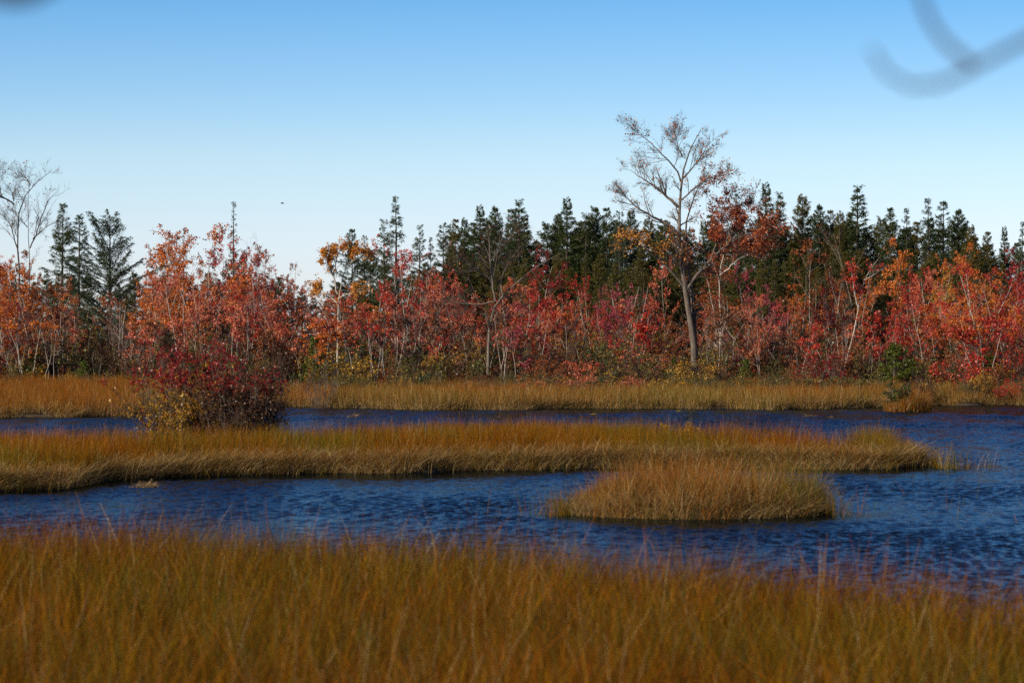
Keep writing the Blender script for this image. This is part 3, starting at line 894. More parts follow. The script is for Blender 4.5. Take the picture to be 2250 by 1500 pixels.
# ------------------------------------------------------------------ conifers
CON_GROUP = "dark conifers of the far wood"
for px, yt, d, kind, v, mat, wx, label in [
    (138, 445, 214, 'ragged', 0, 'dark', .95, "narrow ragged dark conifer just right of the bare forked tree"),
    (173, 468, 212, 'ragged', 1, 'dark', .95, "shorter ragged conifer between the narrow one and the broad layered one"),
    (243, 458, 200, 'broad', 0, 'blue', 1.1, "broad layered conifer with upswept limbs against the sky on the left"),
    (402, 500, 222, 'wisp', 0, 'blue', .8, "thin conifer tip poking up behind the rust orange maple"),
    (511, 442, 206, 'wisp', 0, 'dark', .85, "wispy nearly bare conifer spire above the red twiggy maples"),
    (776, 502, 218, 'full', 0, 'dark', .78, "compact dark conifer right behind the amber maple"),
    (801, 516, 220, 'airy', 1, 'dark', .8, "small thin conifer on the right shoulder of the compact one"),
    (845, 480, 222, 'airy', 1, 'dark', .95, "airy conifer forming the left shoulder of the tall open spire"),
    (870, 430, 216, 'airy', 0, 'dark', 1.0, "tall open conifer spire above the deep red maple"),
    (921, 492, 220, 'airy', 1, 'blue', .85, "pale thin see-through conifer right of the tall open spire"),
    (946, 520, 218, 'airy', 0, 'blue', .75, "low see-through conifer at the foot of the dark conifer wall"),
    (975, 487, 222, 'ragged', 1, 'dark', .9, "slim conifer at the left end of the dark conifer wall"),
    (1002, 480, 224, 'full', 0, 'bronze', .72, "bronze green conifer next to the slim one in the dark wall"),
    (1022, 476, 228, 'full', 1, 'dark', .65, "rounded dark conifer left of the three steep spires"),
    (1055, 447, 226, 'spire', 0, 'dark', 1.05, "steep conifer, first of the three spires above the twisted bare tree"),
    (1088, 450, 228, 'full', 2, 'dark', .78, "blunt bushy conifer between the steep spires above the twisted bare tree"),
    (1120, 458, 230, 'full', 0, 'dark', .72, "dark conifer tucked left of the needle sharp spire"),
    (1144, 436, 226, 'spire', 1, 'dark', 1.1, "needle sharp conifer spire left of the notch of sky"),
    (1225, 463, 228, 'full', 1, 'dark', .72, "stout conifer on the left shoulder of the spire right of the notch"),
    (1246, 430, 226, 'spire', 0, 'dark', 1.1, "lone conifer spire just right of the notch of sky"),
    (1284, 466, 226, 'spire', 1, 'dark', 1.15, "first of a trio of conifers between the spire and the big half bare tree"),
    (1306, 450, 228, 'full', 2, 'dark', .75, "tallest of the trio of conifers left of the big half bare tree"),
    (1331, 455, 226, 'full', 0, 'dark', .72, "right hand one of the trio of conifers left of the big half bare tree"),
    (1362, 462, 224, 'airy', 1, 'blue', .9, "greyish conifer behind the left limbs of the big half bare tree"),
    (1386, 456, 230, 'full', 1, 'dark', .7, "dark conifer behind the amber leaves of the big half bare tree"),
    (1410, 545, 206, 'full', 0, 'bronze', .95, "low bronze conifer under the lowest left limb of the big half bare tree"),
    (1450, 490, 230, 'full', 2, 'dark', .7, "conifer half hidden behind the trunk of the big half bare tree"),
    (1560, 470, 232, 'full', 0, 'dark', .8, "conifer hidden behind the rust leaves of the big half bare tree"),
    (1620, 424, 228, 'airy', 1, 'blue', 1.0, "hazy grey conifer right of the rust leaved crown"),
    (1683, 397, 226, 'spire', 0, 'dark', 1.0, "tallest tidy conifer spire right of the big half bare tree"),
    (1712, 420, 228, 'spire', 1, 'dark', .9, "smaller spire beside the tallest tidy conifer"),
    (1765, 424, 230, 'full', 1, 'bronze', .85, "wide domed conifer right of the twin spires"),
    (1801, 446, 228, 'full', 2, 'dark', .75, "conifer merging with the right side of the domed one"),
    (1822, 460, 232, 'full', 0, 'bronze', .7, "bronze conifer in the dip right of the domed one"),
    (1845, 462, 226, 'full', 1, 'bronze', .7, "flat topped bronze conifer left of the second tall spire"),
    (1868, 462, 230, 'full', 2, 'dark', .7, "short dark conifer hugging the second tall spire"),
    (1888, 405, 228, 'spire', 1, 'dark', 1.15, "second tall conifer spire, behind the grey bare tree"),
    (1956, 455, 226, 'full', 0, 'dark', .75, "pointed conifer right of the grey bare tree"),
    (1993, 456, 228, 'airy', 0, 'dark', .9, "thin conifer above the vivid orange red maple"),
    (2040, 434, 226, 'airy', 0, 'blue', 1.05, "blue grey conifer, left of the last three tall tips on the right"),
    (2073, 440, 230, 'ragged', 0, 'dark', 1.0, "middle one of the last three tall conifer tips on the right"),
    (2106, 456, 228, 'full', 2, 'dark', .85, "dense black green conifer, right of the last three tall tips"),
    (2133, 492, 226, 'full', 1, 'bronze', .7, "low conifer where the skyline drops on the right"),
    (2172, 508, 232, 'full', 0, 'bronze', .8, "rounded conifer low on the skyline above the orange maple on the right"),
    (2207, 494, 236, 'spire', 0, 'dark', .8, "small lone spire low on the skyline near the right edge"),
    (2246, 486, 230, 'airy', 0, 'blue', .9, "conifer cut by the right edge of the photo"),
]:
    plant("conifer_tree", CONIFER[kind][v], px, yt, d, label, "conifer", CON_GROUP, NEEDLE[mat], wx=wx * 1.15)

CW = {q[2]: q[2].replace("below", "near").replace("around", "near").replace("under", "near").replace("behind the dark", "beyond the dark").replace("behind the grass", "beyond the grass") for q in ZONES}
FILL_CON = "half hidden conifers inside the far wood"
fr = random.Random(15)
for row, (ya, yb, da, db, step, words_) in enumerate([(472, 512, 230, 240, 21, "dark conifer of the rear rank"),
                                                      (535, 590, 214, 228, 26, "lower bronze green conifer behind the maples")]):
    px = 965
    while px < 2290:
        px += step + fr.uniform(-9, 9)
        yt = fr.uniform(ya, yb) + (45 if 1156 < px < 1200 and row == 0 else 0) + (45 if px > 2130 and row == 0 else 0) + (30 if px < 1030 and row == 0 else 0)
        plant("conifer_tree", fr.choice(CONIFER[fr.choice(['full', 'full', 'spire'])]), px, yt, fr.uniform(da, db), words_ + " " + CW[where_is(px)], "conifer", FILL_CON + (" rear rank" if row == 0 else ""),
              NEEDLE[fr.choice(['dark', 'bronze']) if row == 0 else 'bronze'], wx=fr.uniform(.95, 1.2))
px = -70
while px < 960:
    px += 27 + fr.uniform(-9, 9)
    yt = fr.uniform(590, 640) + (25 if 660 < px < 720 else 0) - (45 if 800 < px else 0)
    plant("conifer_tree", fr.choice(CONIFER['full']), px, yt, fr.uniform(212, 236), "dusky conifer in the gaps behind the maples " + CW[where_is(px)], "conifer", "dusky conifers behind the left maples",
          NEEDLE[fr.choice(['dark', 'bronze'])], wx=fr.uniform(.9, 1.15))

# young evergreens along the marsh edge
for px, yt, d, v, mat, wx, label in [
    (185, 790, 184, 0, 'fresh', 1.2, "small bright green evergreen at the marsh edge far left"),
    (75, 770, 188, 1, 'fresh', 1.1, "dull green evergreen bush at the foot of the orange maples on the left edge"),
    (690, 735, 187, 0, 'fresh', .8, "olive green young evergreen below the amber maple"),
    (1052, 790, 186, 1, 'fresh', 1.0, "low green evergreen bush below the twisted bare tree"),
    (1965, 752, 186, 1, 'fresh', 1.25, "spreading green young evergreen with pale stems behind the grass islet"),
    (1940, 640, 196, 0, 'bronze', 1.0, "dark young evergreen standing among red maples right of the pale leaning trunk"),
    (2030, 800, 186, 0, 'fresh', 1.1, "small evergreen tuft right of the spreading young evergreen"),
    (2170, 770, 188, 1, 'fresh', 1.0, "green evergreen bush under the dense orange red maples near the right edge"),
    (1640, 785, 187, 0, 'fresh', 1.1, "green bush right of the foot of the big half bare tree"),
    (1480, 780, 188, 1, 'fresh', .9, "leafy green bush left of the foot of the big half bare tree"),
]:
    plant("evergreen_bush", CONIFER['young'][v], px, yt, d, label, "evergreen bush", "young evergreens along the marsh edge", NEEDLE[mat], BARK_GREY, wx=wx)

# ------------------------------------------------------------------ maples one can tell apart
M_GROUP = "autumn maples of the far thicket"
for px, yt, d, v, c, wx, label in [
    (18, 535, 190, 4, 'orange', 1.0, "orange red maple at the left edge below the bare forked tree"),
    (78, 560, 192, 7, 'orange', .8, "dense orange maple under the thin bare tree on the left"),
    (130, 600, 194, 3, 'rust', .9, "rusty thin maple below the narrow ragged conifer"),
    (28, 660, 188, 1, 'crimson', .9, "dark crimson maple low at the left edge"),
    (352, 503, 200, 4, 'orange', .9, "rust orange maple whose top meets the sky right of the layered conifer"),
    (455, 488, 200, 0, 'orange', .95, "tall orange red maple with sprigs against the sky left of the wispy spire"),
    (405, 590, 190, 1, 'coral', 1.05, "coral pink maple with pale forked trunk behind the dark red bush"),
    (470, 600, 191, 6, 'coral', 1.0, "coral maple with many pale stems right of the pale forked trunk"),
    (550, 522, 200, 5, 'red', .9, "twiggy thin red maple below the wispy spire"),
    (612, 535, 208, 7, 'magenta', .8, "magenta pink round maple beside the gap of open sky"),
    (655, 575, 212, 4, 'rust', .75, "dark purplish round tree on the edge of the gap of open sky"),
    (600, 630, 192, 6, 'coral', 1.0, "salmon orange maple in front of the magenta one"),
    (545, 620, 190, 3, 'red', 1.0, "pale stemmed red maple left of the salmon orange one"),
    (868, 545, 198, 0, 'red', .9, "deep red maple under the tall open conifer spire"),
    (918, 505, 196, 5, 'red', .85, "tall pale trunked maple nearly bare, right of the deep red one"),
    (1000, 590, 196, 6, 'coral', .95, "dusty coral maple left of the twisted bare tree"),
    (960, 620, 194, 3, 'coral', .9, "thin coral orange maple between the bare pale trunk and the dusty coral one"),
    (1190, 532, 200, 2, 'crimson', .85, "tall crimson maple standing in front of the notch of sky"),
    (1195, 610, 192, 4, 'red', .9, "fiery red maple below the tall crimson one"),
    (1300, 600, 194, 1, 'red', .85, "red maple with bare grey top twigs below the conifer trio"),
    (1345, 615, 193, 6, 'magenta', .9, "pinkish red maple left of the amber leaves of the big tree"),
    (1255, 640, 191, 3, 'coral', .9, "coral speckled maple between the fiery red and the twig topped ones"),
    (1455, 560, 206, 7, 'coral', .7, "dull coral maple behind the trunk of the big half bare tree"),
    (1640, 632, 190, 2, 'coral', .8, "bright coral orange maple right of the big half bare tree"),
    (1672, 645, 188, 0, 'coral', .6, "slim coral maple on a white stem right of the bright coral one"),
    (1655, 575, 206, 7, 'magenta', .7, "dusky pink maple below the tallest tidy spire"),
    (1600, 560, 206, 4, 'rust', .9, "rust coloured maple behind the forked pale trunk"),
    (1795, 518, 198, 3, 'rust', .95, "rust orange maple with white forked trunk below the domed conifer"),
    (1745, 570, 196, 5, 'rust', .9, "half bare maple with white forks left of the rust orange one"),
    (1835, 600, 194, 6, 'red', .85, "dull red maple between the rust orange one and the pale leaning trunk"),
    (1980, 518, 202, 4, 'orange', .75, "vivid orange red maple topping the thicket on the right"),
    (2035, 545, 202, 7, 'orange', .75, "orange maple right of the vivid orange red one"),
    (2080, 578, 200, 2, 'yellow', .6, "small golden yellow maple among the orange ones on the right"),
    (2140, 528, 204, 4, 'orange', .7, "orange maple where the skyline drops on the right"),
    (2235, 540, 200, 4, 'crimson', .8, "deep crimson maple at the right edge"),
    (2190, 585, 192, 6, 'orange', 1.0, "orange speckled maple with white stems near the right edge"),
    (2040, 630, 190, 1, 'red', .9, "vivid red maple in front of the golden yellow one"),
    (1965, 660, 190, 4, 'red', .8, "scarlet maple above the spreading young evergreen"),
    (2110, 630, 190, 4, 'orange', .9, "orange red maple with tight white stems on the right"),
    (2240, 620, 188, 7, 'red', .9, "bright red maple low at the right edge"),
]:
    plant("maple_tree", MAPLE[v], px, yt, d, label, "maple tree", M_GROUP, LEAF[c], wx=wx)
for px, yt, d, v, wx, label in [
    (1905, 455, 206, 0, .75, "grey bare tree in front of the second tall spire"),
    (1880, 545, 198, 1, .7, "leafless pale twiggy tree under the second tall spire"),
    (1395, 600, 196, 1, .9, "small grey leafless tree left of the big half bare tree"),
    (1350, 640, 198, 0, .8, "low leafless twiggy tree below the conifer trio"),
    (575, 505, 210, 1, .7, "fine bare twigs of a leafless tree right of the wispy spire"),
    (270, 640, 190, 1, 1.0, "grey leafless tree with pale stems below the layered conifer"),
]:
    plant("bare_tree", BARE[v], px, yt, d, label, "bare tree", "leafless trees of the far wood", LEAF['rust'], BARK_WHITE if v else BARK_GREY, wx=wx)

# thicket behind and between: regional colours as in the photograph
CWORD = {'red': "bright red", 'crimson': "deep crimson", 'magenta': "pinkish red", 'coral': "salmon coral", 'orange': "fiery orange", 'amber': "amber", 'yellow': "golden yellow", 'rust': "rusty brown",
         'brown': "dull brown", 'olive': "olive green", 'green': "green"}
fr = random.Random(77)
for (x0, x1, where, mc, sapc, scs) in ZONES:
    W = x1 - x0
    # maples standing further back
    for i in range(int(W / 24)):
        px = x0 + (i + fr.random()) * 24
        c = fr.choice(mc)
        yt = fr.uniform(*(np.interp(px, [0, 140, 220, 300, 450, 600, 690, 760, 900, 1000, 1150, 1300, 1460, 1560, 1640, 1750, 1950, 2050, 2250], q_) for q_ in (
            [560, 590, 620, 560, 530, 560, 610, 600, 570, 590, 590, 610, 620, 620, 640, 600, 580, 560, 570],
            [660, 670, 690, 660, 650, 650, 680, 680, 670, 680, 680, 690, 720, 720, 720, 690, 680, 670, 660])))
        dd_ = fr.uniform(194, 211)
        if 1450 < px < 1570: yt = max(yt, 640); dd_ = fr.uniform(197, 211)
        plant("maple_tree", fr.choice(MAPLE), px, yt, dd_, f"{CWORD[c]} maple deep in the thicket {where}", "maple tree", "thicket maples " + where, LEAF[c], wx=fr.uniform(.85, 1.15))
    # saplings on white stems in front
    for i in range(int(W / 16)):
        px = x0 + (i + fr.random()) * 16
        c = fr.choice(sapc)
        yt = fr.uniform(655, 780)
        if 1455 < px < 1570: yt = max(yt, fr.uniform(752, 790))
        plant("maple_sapling", fr.choice(SAPLING), px, yt, fr.uniform(186.5, 196), f"slender {CWORD[c]} maple sapling on pale stems {where}", "sapling", "saplings " + where, LEAF[c], wx=fr.uniform(.95, 1.5))
    # taller olive, brown and dull green bushes woven between the maples
    for i in range(int(W / 26)):
        px = x0 + (i + fr.random()) * 26
        c = fr.choice(['olive', 'brown', 'green', 'olive', 'rust', 'yellow'])
        yt = fr.uniform(690, 765)
        if 1455 < px < 1570: yt = max(yt, 757)
        plant("tall_shrub", fr.choice(SHRUB), px, yt, fr.uniform(187.5, 195), f"tall {CWORD[c]} shrub among the maples {where}", "shrub", "tall shrubs " + where, LEAF[c], wx=fr.uniform(.6, .9), parts=("stems", "foliage"))
    # shrub tangle
    for i in range(int(W / 12)):
        px = x0 + (i + fr.random()) * 12
        c = fr.choice(scs)
        d = 185.3 + 11 * fr.random() ** 1.5
        yt = fr.uniform(752, 815) - (d - 186) * 3.5
        plant("shrub", fr.choice(SHRUB), px, yt, d, f"{CWORD[c]} shrub in the tangle {where}", "shrub", "shrubs " + where, LEAF[c], wx=fr.uniform(.9, 1.3), parts=("stems", "foliage"))


# tall crowns massed behind the dark red bush
for px, yt, d, v, c, label in [(318, 525, 206, 7, 'orange', "orange maple crown low on the left flank of the rust orange one"), (378, 512, 208, 4, 'rust', "dark rust maple crown between the two tallest orange maples on the left"),
                               (425, 508, 207, 7, 'orange', "dense orange crown close left of the sprigged orange red maple"), (490, 512, 207, 4, 'red', "red maple crown under the wispy spire, left side"),
                               (530, 530, 208, 7, 'rust', "rusty maple crown under the wispy spire, right side"), (570, 552, 206, 4, 'coral', "coral maple crown between the wispy spire and the magenta maple"),
                               (90, 545, 206, 4, 'rust', "rust maple crown behind the dense orange maple on the left"), (5, 560, 204, 7, 'crimson', "crimson maple crown cut by the left edge")]:
    plant("maple_tree", MAPLE[v], px, yt, d, label, "maple tree", M_GROUP, LEAF[c], wx=.95)

# knee to waist high shrubs where the far marsh meets the thicket
for (x0, x1, where, mc, sapc, scs) in ZONES:
    for i in range(int((x1 - x0) / 15)):
        px = x0 + (i + fr.random()) * 15
        c = fr.choice(['yellow', 'olive', 'green', 'rust', 'green', 'olive'] + scs)
        d = fr.uniform(178, 185.5)
        yt = fr.uniform(808, 838)
        plant("dwarf_shrub", fr.choice(SHRUB), px, yt, d, f"low {CWORD[c]} shrub at the marsh edge {where}", "shrub", "low shrubs at the marsh edge", LEAF[c], wx=fr.uniform(1.0, 1.7), parts=("stems", "foliage"))


# ------------------------------------------------------------------ hand shaped trees
def limb_tree(name, label, cat, d, base_px, limbs, seed, crown, bark, mpx, wood, twigs, leaf_fn, size=.10, group=None):
    """limbs: (points in photo px, r0 px, r1 px, depth change in m); twigs: levels of (m, t0, t1, ang, len m, up, npts)"""
    rng = np.random.default_rng(seed)
    b = PX(base_px[0], base_px[1], d)
    b[2] = float(ground_z(b[0], b[1]))
    e = empty(name, b)
    tag(e, label, cat, group)
    g = Geo()
    n = 14
    Ps, Rs = [], []
    for pts, r0, r1, dz, z0 in limbs:
        q = np.array([PX(p[0], p[1], d) - b for p in pts])
        s = np.concatenate([[0], np.cumsum(np.linalg.norm(np.diff(q, axis=0), axis=1))]); s /= s[-1]
        # smooth through the traced points
        tt = np.linspace(0, 1, n)
        P = np.stack([np.interp(tt, s, q[:, k]) for k in range(3)], -1)
        for _ in range(2):
            P[1:-1] = .5 * P[1:-1] + .25 * (P[:-2] + P[2:])
        P[:, 1] += z0 + dz * tt
        P[1:-1] += rng.normal(0, .018, (n - 2, 3))
        Ps.append(P); Rs.append(np.linspace(r0 * .60, r1 * .5, n) * mpx)
    P = np.stack(Ps); R = np.stack(Rs)
    g.tubes(P, R, 9, wood)
    lv = [(P, R)]
    cur = (P, R)
    for li, (m_, t0, t1, ang, ln, up, npts) in enumerate(twigs):
        big = np.linalg.norm(P[:, -1] - P[:, 0], axis=1)
        cur = sprout(cur[0], cur[1], m_, t0, t1, ang, .25, ln, .35, up, npts, .5, .12, rng, rmin=.004 if li else .008)
        g.tubes(cur[0], cur[1], 4 if li == 0 else 3, [.5, .28, .1][min(li, 2)])
        lv.append(cur)
    link("trunk", g.build(name + "_trunk", bark), e)
    lf = Geo()
    Pt = np.concatenate([lv[-1][0][:, 1:].reshape(-1, 3), lv[-2][0][:, 2:].reshape(-1, 3)])
    wpos = Pt + b
    ppx = wpos[:, 0] / wpos[:, 1] * FX + 1125; ppy = HY - (wpos[:, 2] - H_CAM) / wpos[:, 1] * FX
    dens, tint = leaf_fn(ppx, ppy, rng)
    cnt = rng.poisson(dens)
    k = np.repeat(np.arange(len(Pt)), cnt)
    C = Pt[k] + rng.normal(0, .07, (len(k), 3))
    sz = rng.uniform(.65, 1.25, len(C)) * size
    lf.leaves(C, sz, sz * .85, np.clip(tint[k] + rng.normal(0, .12, len(k)), 0, 1), rng, up=.3)
    if len(C): link("crown", lf.build(name + "_crown", crown), e)
    return e


def blob(x, y, cx, cy, rx, ry):
    return np.exp(-((x - cx) / rx) ** 2 - ((y - cy) / ry) ** 2)


MIX = leaf_mat("leaf_rust_to_amber", [(.14, .02, .014), (.28, .045, .02), (.42, .09, .035), (.6, .2, .05), (.68, .32, .04)], rnd=.0)
d = 188.5
big_limbs = [
    ([(1528, 905), (1527, 760), (1517, 700), (1503, 630), (1497, 570), (1489, 520), (1492, 450), (1497, 400), (1500, 355), (1511, 318), (1525, 298), (1540, 285)], 15, 1.2, 0, 0),
    ([(1530, 780), (1526, 700), (1521, 640), (1514, 570), (1502, 505), (1516, 470), (1528, 430), (1540, 400)], 9, 1.5, 1.2, .15),
    ([(1491, 520), (1478, 498), (1452, 484), (1420, 470), (1396, 457), (1378, 440), (1366, 422)], 6.5, 1.0, -.8, 0),
    ([(1490, 455), (1470, 434), (1445, 412), (1420, 398), (1402, 384), (1386, 372)], 6, .9, .8, 0),
    ([(1496, 400), (1488, 370), (1462, 350), (1444, 328), (1418, 306), (1400, 292), (1392, 282)], 3.6, .7, -.6, 0),
    ([(1505, 632), (1475, 595), (1445, 568), (1420, 548), (1394, 534), (1376, 530)], 5.5, 1.0, -1.0, 0),
    ([(1508, 638), (1530, 605), (1555, 578), (1572, 560), (1600, 535), (1640, 515), (1690, 485), (1710, 478)], 6.5, .9, .8, 0),
    ([(1572, 560), (1600, 552), (1640, 556), (1680, 548)], 3.5, .8, 1.5, .3),
    ([(1600, 535), (1618, 500), (1640, 465), (1655, 440)], 3, .8, .9, .3),
    ([(1640, 515), (1665, 520), (1695, 525)], 2.4, .8, -.6, .6),
    ([(1560, 575), (1580, 520), (1592, 470), (1600, 420)], 3.2, .8, .6, .2),
    ([(1498, 395), (1520, 372), (1540, 345), (1555, 322), (1564, 308)], 3.2, .7, .7, 0),
    ([(1499, 345), (1490, 322), (1486, 300)], 2.6, .7, .3, 0),
    ([(1492, 445), (1518, 420), (1550, 395), (1580, 380), (1606, 376)], 3.2, .8, -.8, 0),
    ([(1502, 610), (1490, 575), (1483, 545), (1478, 540)], 2.2, .9, -.4, -.1),
]
def big_leaf(x, y, rng):
    right = .9 * blob(x, y, 1585, 475, 50, 75) + 1.25 * blob(x, y, 1640, 505, 70, 48) + .5 * blob(x, y, 1560, 560, 30, 35)
    amber = blob(x, y, 1405, 525, 45, 32)
    top = .13
    dens = np.clip(1.2 * right + 1.0 * amber + .65 * top, 0, 1.2)
    tint = .30 + .16 * rng.random(len(x)) + .55 * amber / (amber + right + .1) + .28 * (top / (top + right + amber))
    return dens, np.clip(tint + .12 * rng.random(len(x)), 0, 1)
limb_tree("maple_tree", "tallest big half bare tree with leaning grey trunk and rust leaves on its right side", "maple tree", d, (1528, 870), big_limbs, 401, MIX, BARK_GREY, d / FX, .46,
          [(15, .18, 1, .75, 1.45, .25, 6), (8, .15, 1, .65, .62, .2, 5), (7, .15, 1, .6, .36, .3, 3)], big_leaf)

def few(x, y, rng): return np.full(len(x), .012), np.full(len(x), .45)
d = 187.3
limb_tree("bare_tree", "twisted bare tree with crooked trunk and wide grey limbs before the conifer wall", "bare tree", d, (1070, 870),
          [([(1070, 890), (1074, 760), (1074, 700), (1078, 680), (1088, 660), (1100, 650), (1112, 645), (1135, 620), (1165, 592), (1200, 570), (1232, 555)], 7.5, .9, .8, 0),
           ([(1088, 660), (1084, 640), (1080, 610), (1078, 570), (1075, 530), (1068, 500)], 4.5, .8, -.4, 0),
           ([(1080, 612), (1055, 598), (1030, 585), (1010, 570), (985, 556)], 4, .8, -.8, 0),
           ([(1086, 662), (1060, 668), (1030, 668), (1005, 664), (975, 668)], 2.6, .8, .8, 0),
           ([(1076, 690), (1055, 690), (1030, 680), (1010, 690)], 2.2, .7, -.6, 0),
           ([(1105, 648), (1098, 620), (1110, 590), (1128, 560), (1150, 535)], 3, .7, .6, 0),
           ([(1078, 575), (1100, 545), (1120, 520), (1132, 505)], 2.6, .6, .5, 0)],
          402, MIX, BARK_GREY, d / FX, .6, [(15, .15, 1, .7, 1.6, .5, 6), (7, .1, 1, .6, .7, .3, 5), (4, .15, 1, .6, .3, .3, 3)], few, group="leafless trees of the far wood")
d = 196.0
limb_tree("bare_tree", "leafless forked tree rising above the orange maples at the left edge", "bare tree", d, (42, 870),
          [([(42, 890), (42, 650), (40, 560), (33, 500), (30, 460), (32, 440), (48, 428), (64, 410), (76, 395), (95, 385), (112, 373)], 6, .9, .5, 0),
           ([(31, 450), (20, 440), (5, 432), (-15, 420), (-30, 395)], 3.4, .8, -.6, 0),
           ([(66, 408), (60, 395), (50, 385), (40, 378)], 2.2, .7, .5, 0),
           ([(30, 442), (28, 430), (27, 422)], 2.6, 1.0, 0, .05),
           ([(38, 545), (25, 495), (15, 480), (5, 470)], 2.4, .7, -.5, 0),
           ([(5, 432), (0, 405), (-8, 380), (4, 372)], 2.2, .6, .3, -.3)],
          403, MIX, BARK_GREY, d / FX, .15, [(12, .12, 1, .7, 1.25, .4, 6), (7, .1, 1, .65, .6, .25, 5), (5, .15, 1, .6, .24, .3, 3)], few, group="leafless trees of the far wood")
d = 198.0
limb_tree("bare_tree", "thin leafless tree with upswept twigs right of the bare forked tree", "bare tree", d, (68, 870),
          [([(66, 890), (64, 650), (64, 560), (60, 500), (58, 440), (62, 410)], 3.2, .8, .3, 0),
           ([(66, 545), (80, 510), (92, 470), (105, 435), (122, 420)], 2.6, .7, .6, 0),
           ([(72, 525), (95, 505), (118, 490), (128, 488)], 2, .6, -.5, 0),
           ([(60, 500), (45, 480), (35, 465)], 1.8, .6, -.5, 0)],
          404, MIX, BARK_GREY, d / FX, .12, [(12, .12, 1, .7, 1.25, .4, 6), (7, .1, 1, .65, .6, .25, 5), (4, .15, 1, .6, .24, .3, 3)], few, group="leafless trees of the far wood")
d = 189.0
def amber_leaf(x, y, rng):
    u = blob(x, y, 755, 560, 55, 24) + .9 * blob(x, y, 715, 560, 24, 26) + .8 * blob(x, y, 705, 635, 30, 20) + .7 * blob(x, y, 770, 640, 38, 18)
    return np.clip(2.6 * u, 0, 2.6), .4 + .5 * rng.random(len(x))
limb_tree("maple_tree", "amber orange maple with a forked white trunk right of the gap of open sky", "maple tree", d, (741, 870),
          [([(742, 890), (741, 800), (741, 720), (741, 660), (744, 640), (752, 610), (760, 580), (772, 550), (790, 545)], 4.6, .8, .4, 0),
           ([(742, 645), (737, 620), (731, 600), (722, 580), (708, 560), (695, 548)], 4, .8, -.5, 0),
           ([(733, 605), (738, 575), (745, 550), (750, 538)], 2.4, .7, .3, 0),
           ([(741, 665), (725, 650), (705, 638), (688, 632)], 2.4, .7, .5, 0),
           ([(743, 655), (765, 645), (785, 640), (805, 640)], 2.2, .7, -.4, 0),
           ([(758, 585), (780, 570), (800, 562), (815, 560)], 2, .6, .5, 0)],
          405, LEAF['amber'], BARK_WHITE, d / FX, .95, [(10, .25, 1, .65, .75, .4, 5), (6, .2, 1, .6, .4, .3, 4), (4, .15, 1, .6, .2, .3, 3)], amber_leaf)
d = 199.0
def rust_leaf(x, y, rng):
    u = blob(x, y, 1600, 560, 60, 40) + blob(x, y, 1560, 640, 40, 30)
    return np.clip(1.1 * u, 0, 1.3), .2 + .3 * rng.random(len(x))
limb_tree("maple_tree", "tree with short pale forked trunk and rust leaves close behind the big half bare tree", "maple tree", d, (1582, 860),
          [([(1583, 880), (1582, 700), (1583, 640), (1582, 605), (1572, 580), (1560, 565)], 5, 1.2, .4, 0),
           ([(1582, 605), (1600, 590), (1620, 570), (1645, 560), (1665, 545)], 3.4, .8, -.4, 0),
           ([(1583, 880), (1570, 700), (1560, 650), (1552, 620), (1545, 600)], 3.8, .9, -.6, -.4),
           ([(1582, 600), (1590, 560), (1600, 520), (1610, 490)], 2.4, .7, .4, 0)],
          406, MIX, BARK_WHITE, d / FX, .9, [(10, .25, 1, .65, .9, .4, 5), (6, .2, 1, .6, .45, .3, 4), (4, .15, 1, .6, .22, .3, 3)], rust_leaf)
d = 191.0
def redtop(x, y, rng):
    u = blob(x, y, 1875, 605, 35, 30) + .6 * blob(x, y, 1890, 640, 40, 30)
    return np.clip(1.2 * u + .05, 0, 1.4), .3 + .5 * rng.random(len(x))
limb_tree("maple_tree", "pale leaning trunk topped with bright red leaves left of the dark young evergreen", "maple tree", d, (1860, 850),
          [([(1850, 870), (1858, 790), (1876, 740), (1884, 690), (1890, 660), (1896, 620), (1908, 590), (1930, 570)], 3.8, .8, .3, 0),
           ([(1886, 680), (1876, 640), (1872, 610), (1870, 585)], 2.4, .7, -.3, 0),
           ([(1898, 615), (1920, 605), (1940, 590)], 2, .6, .4, 0),
           ([(1850, 870), (1846, 800), (1842, 760), (1838, 720)], 2.2, .7, .3, .2)],
          407, LEAF['red'], BARK_WHITE, d / FX, 1.0, [(9, .3, 1, .6, .7, .4, 5), (5, .2, 1, .6, .35, .3, 4), (4, .15, 1, .6, .18, .3, 3)], redtop)


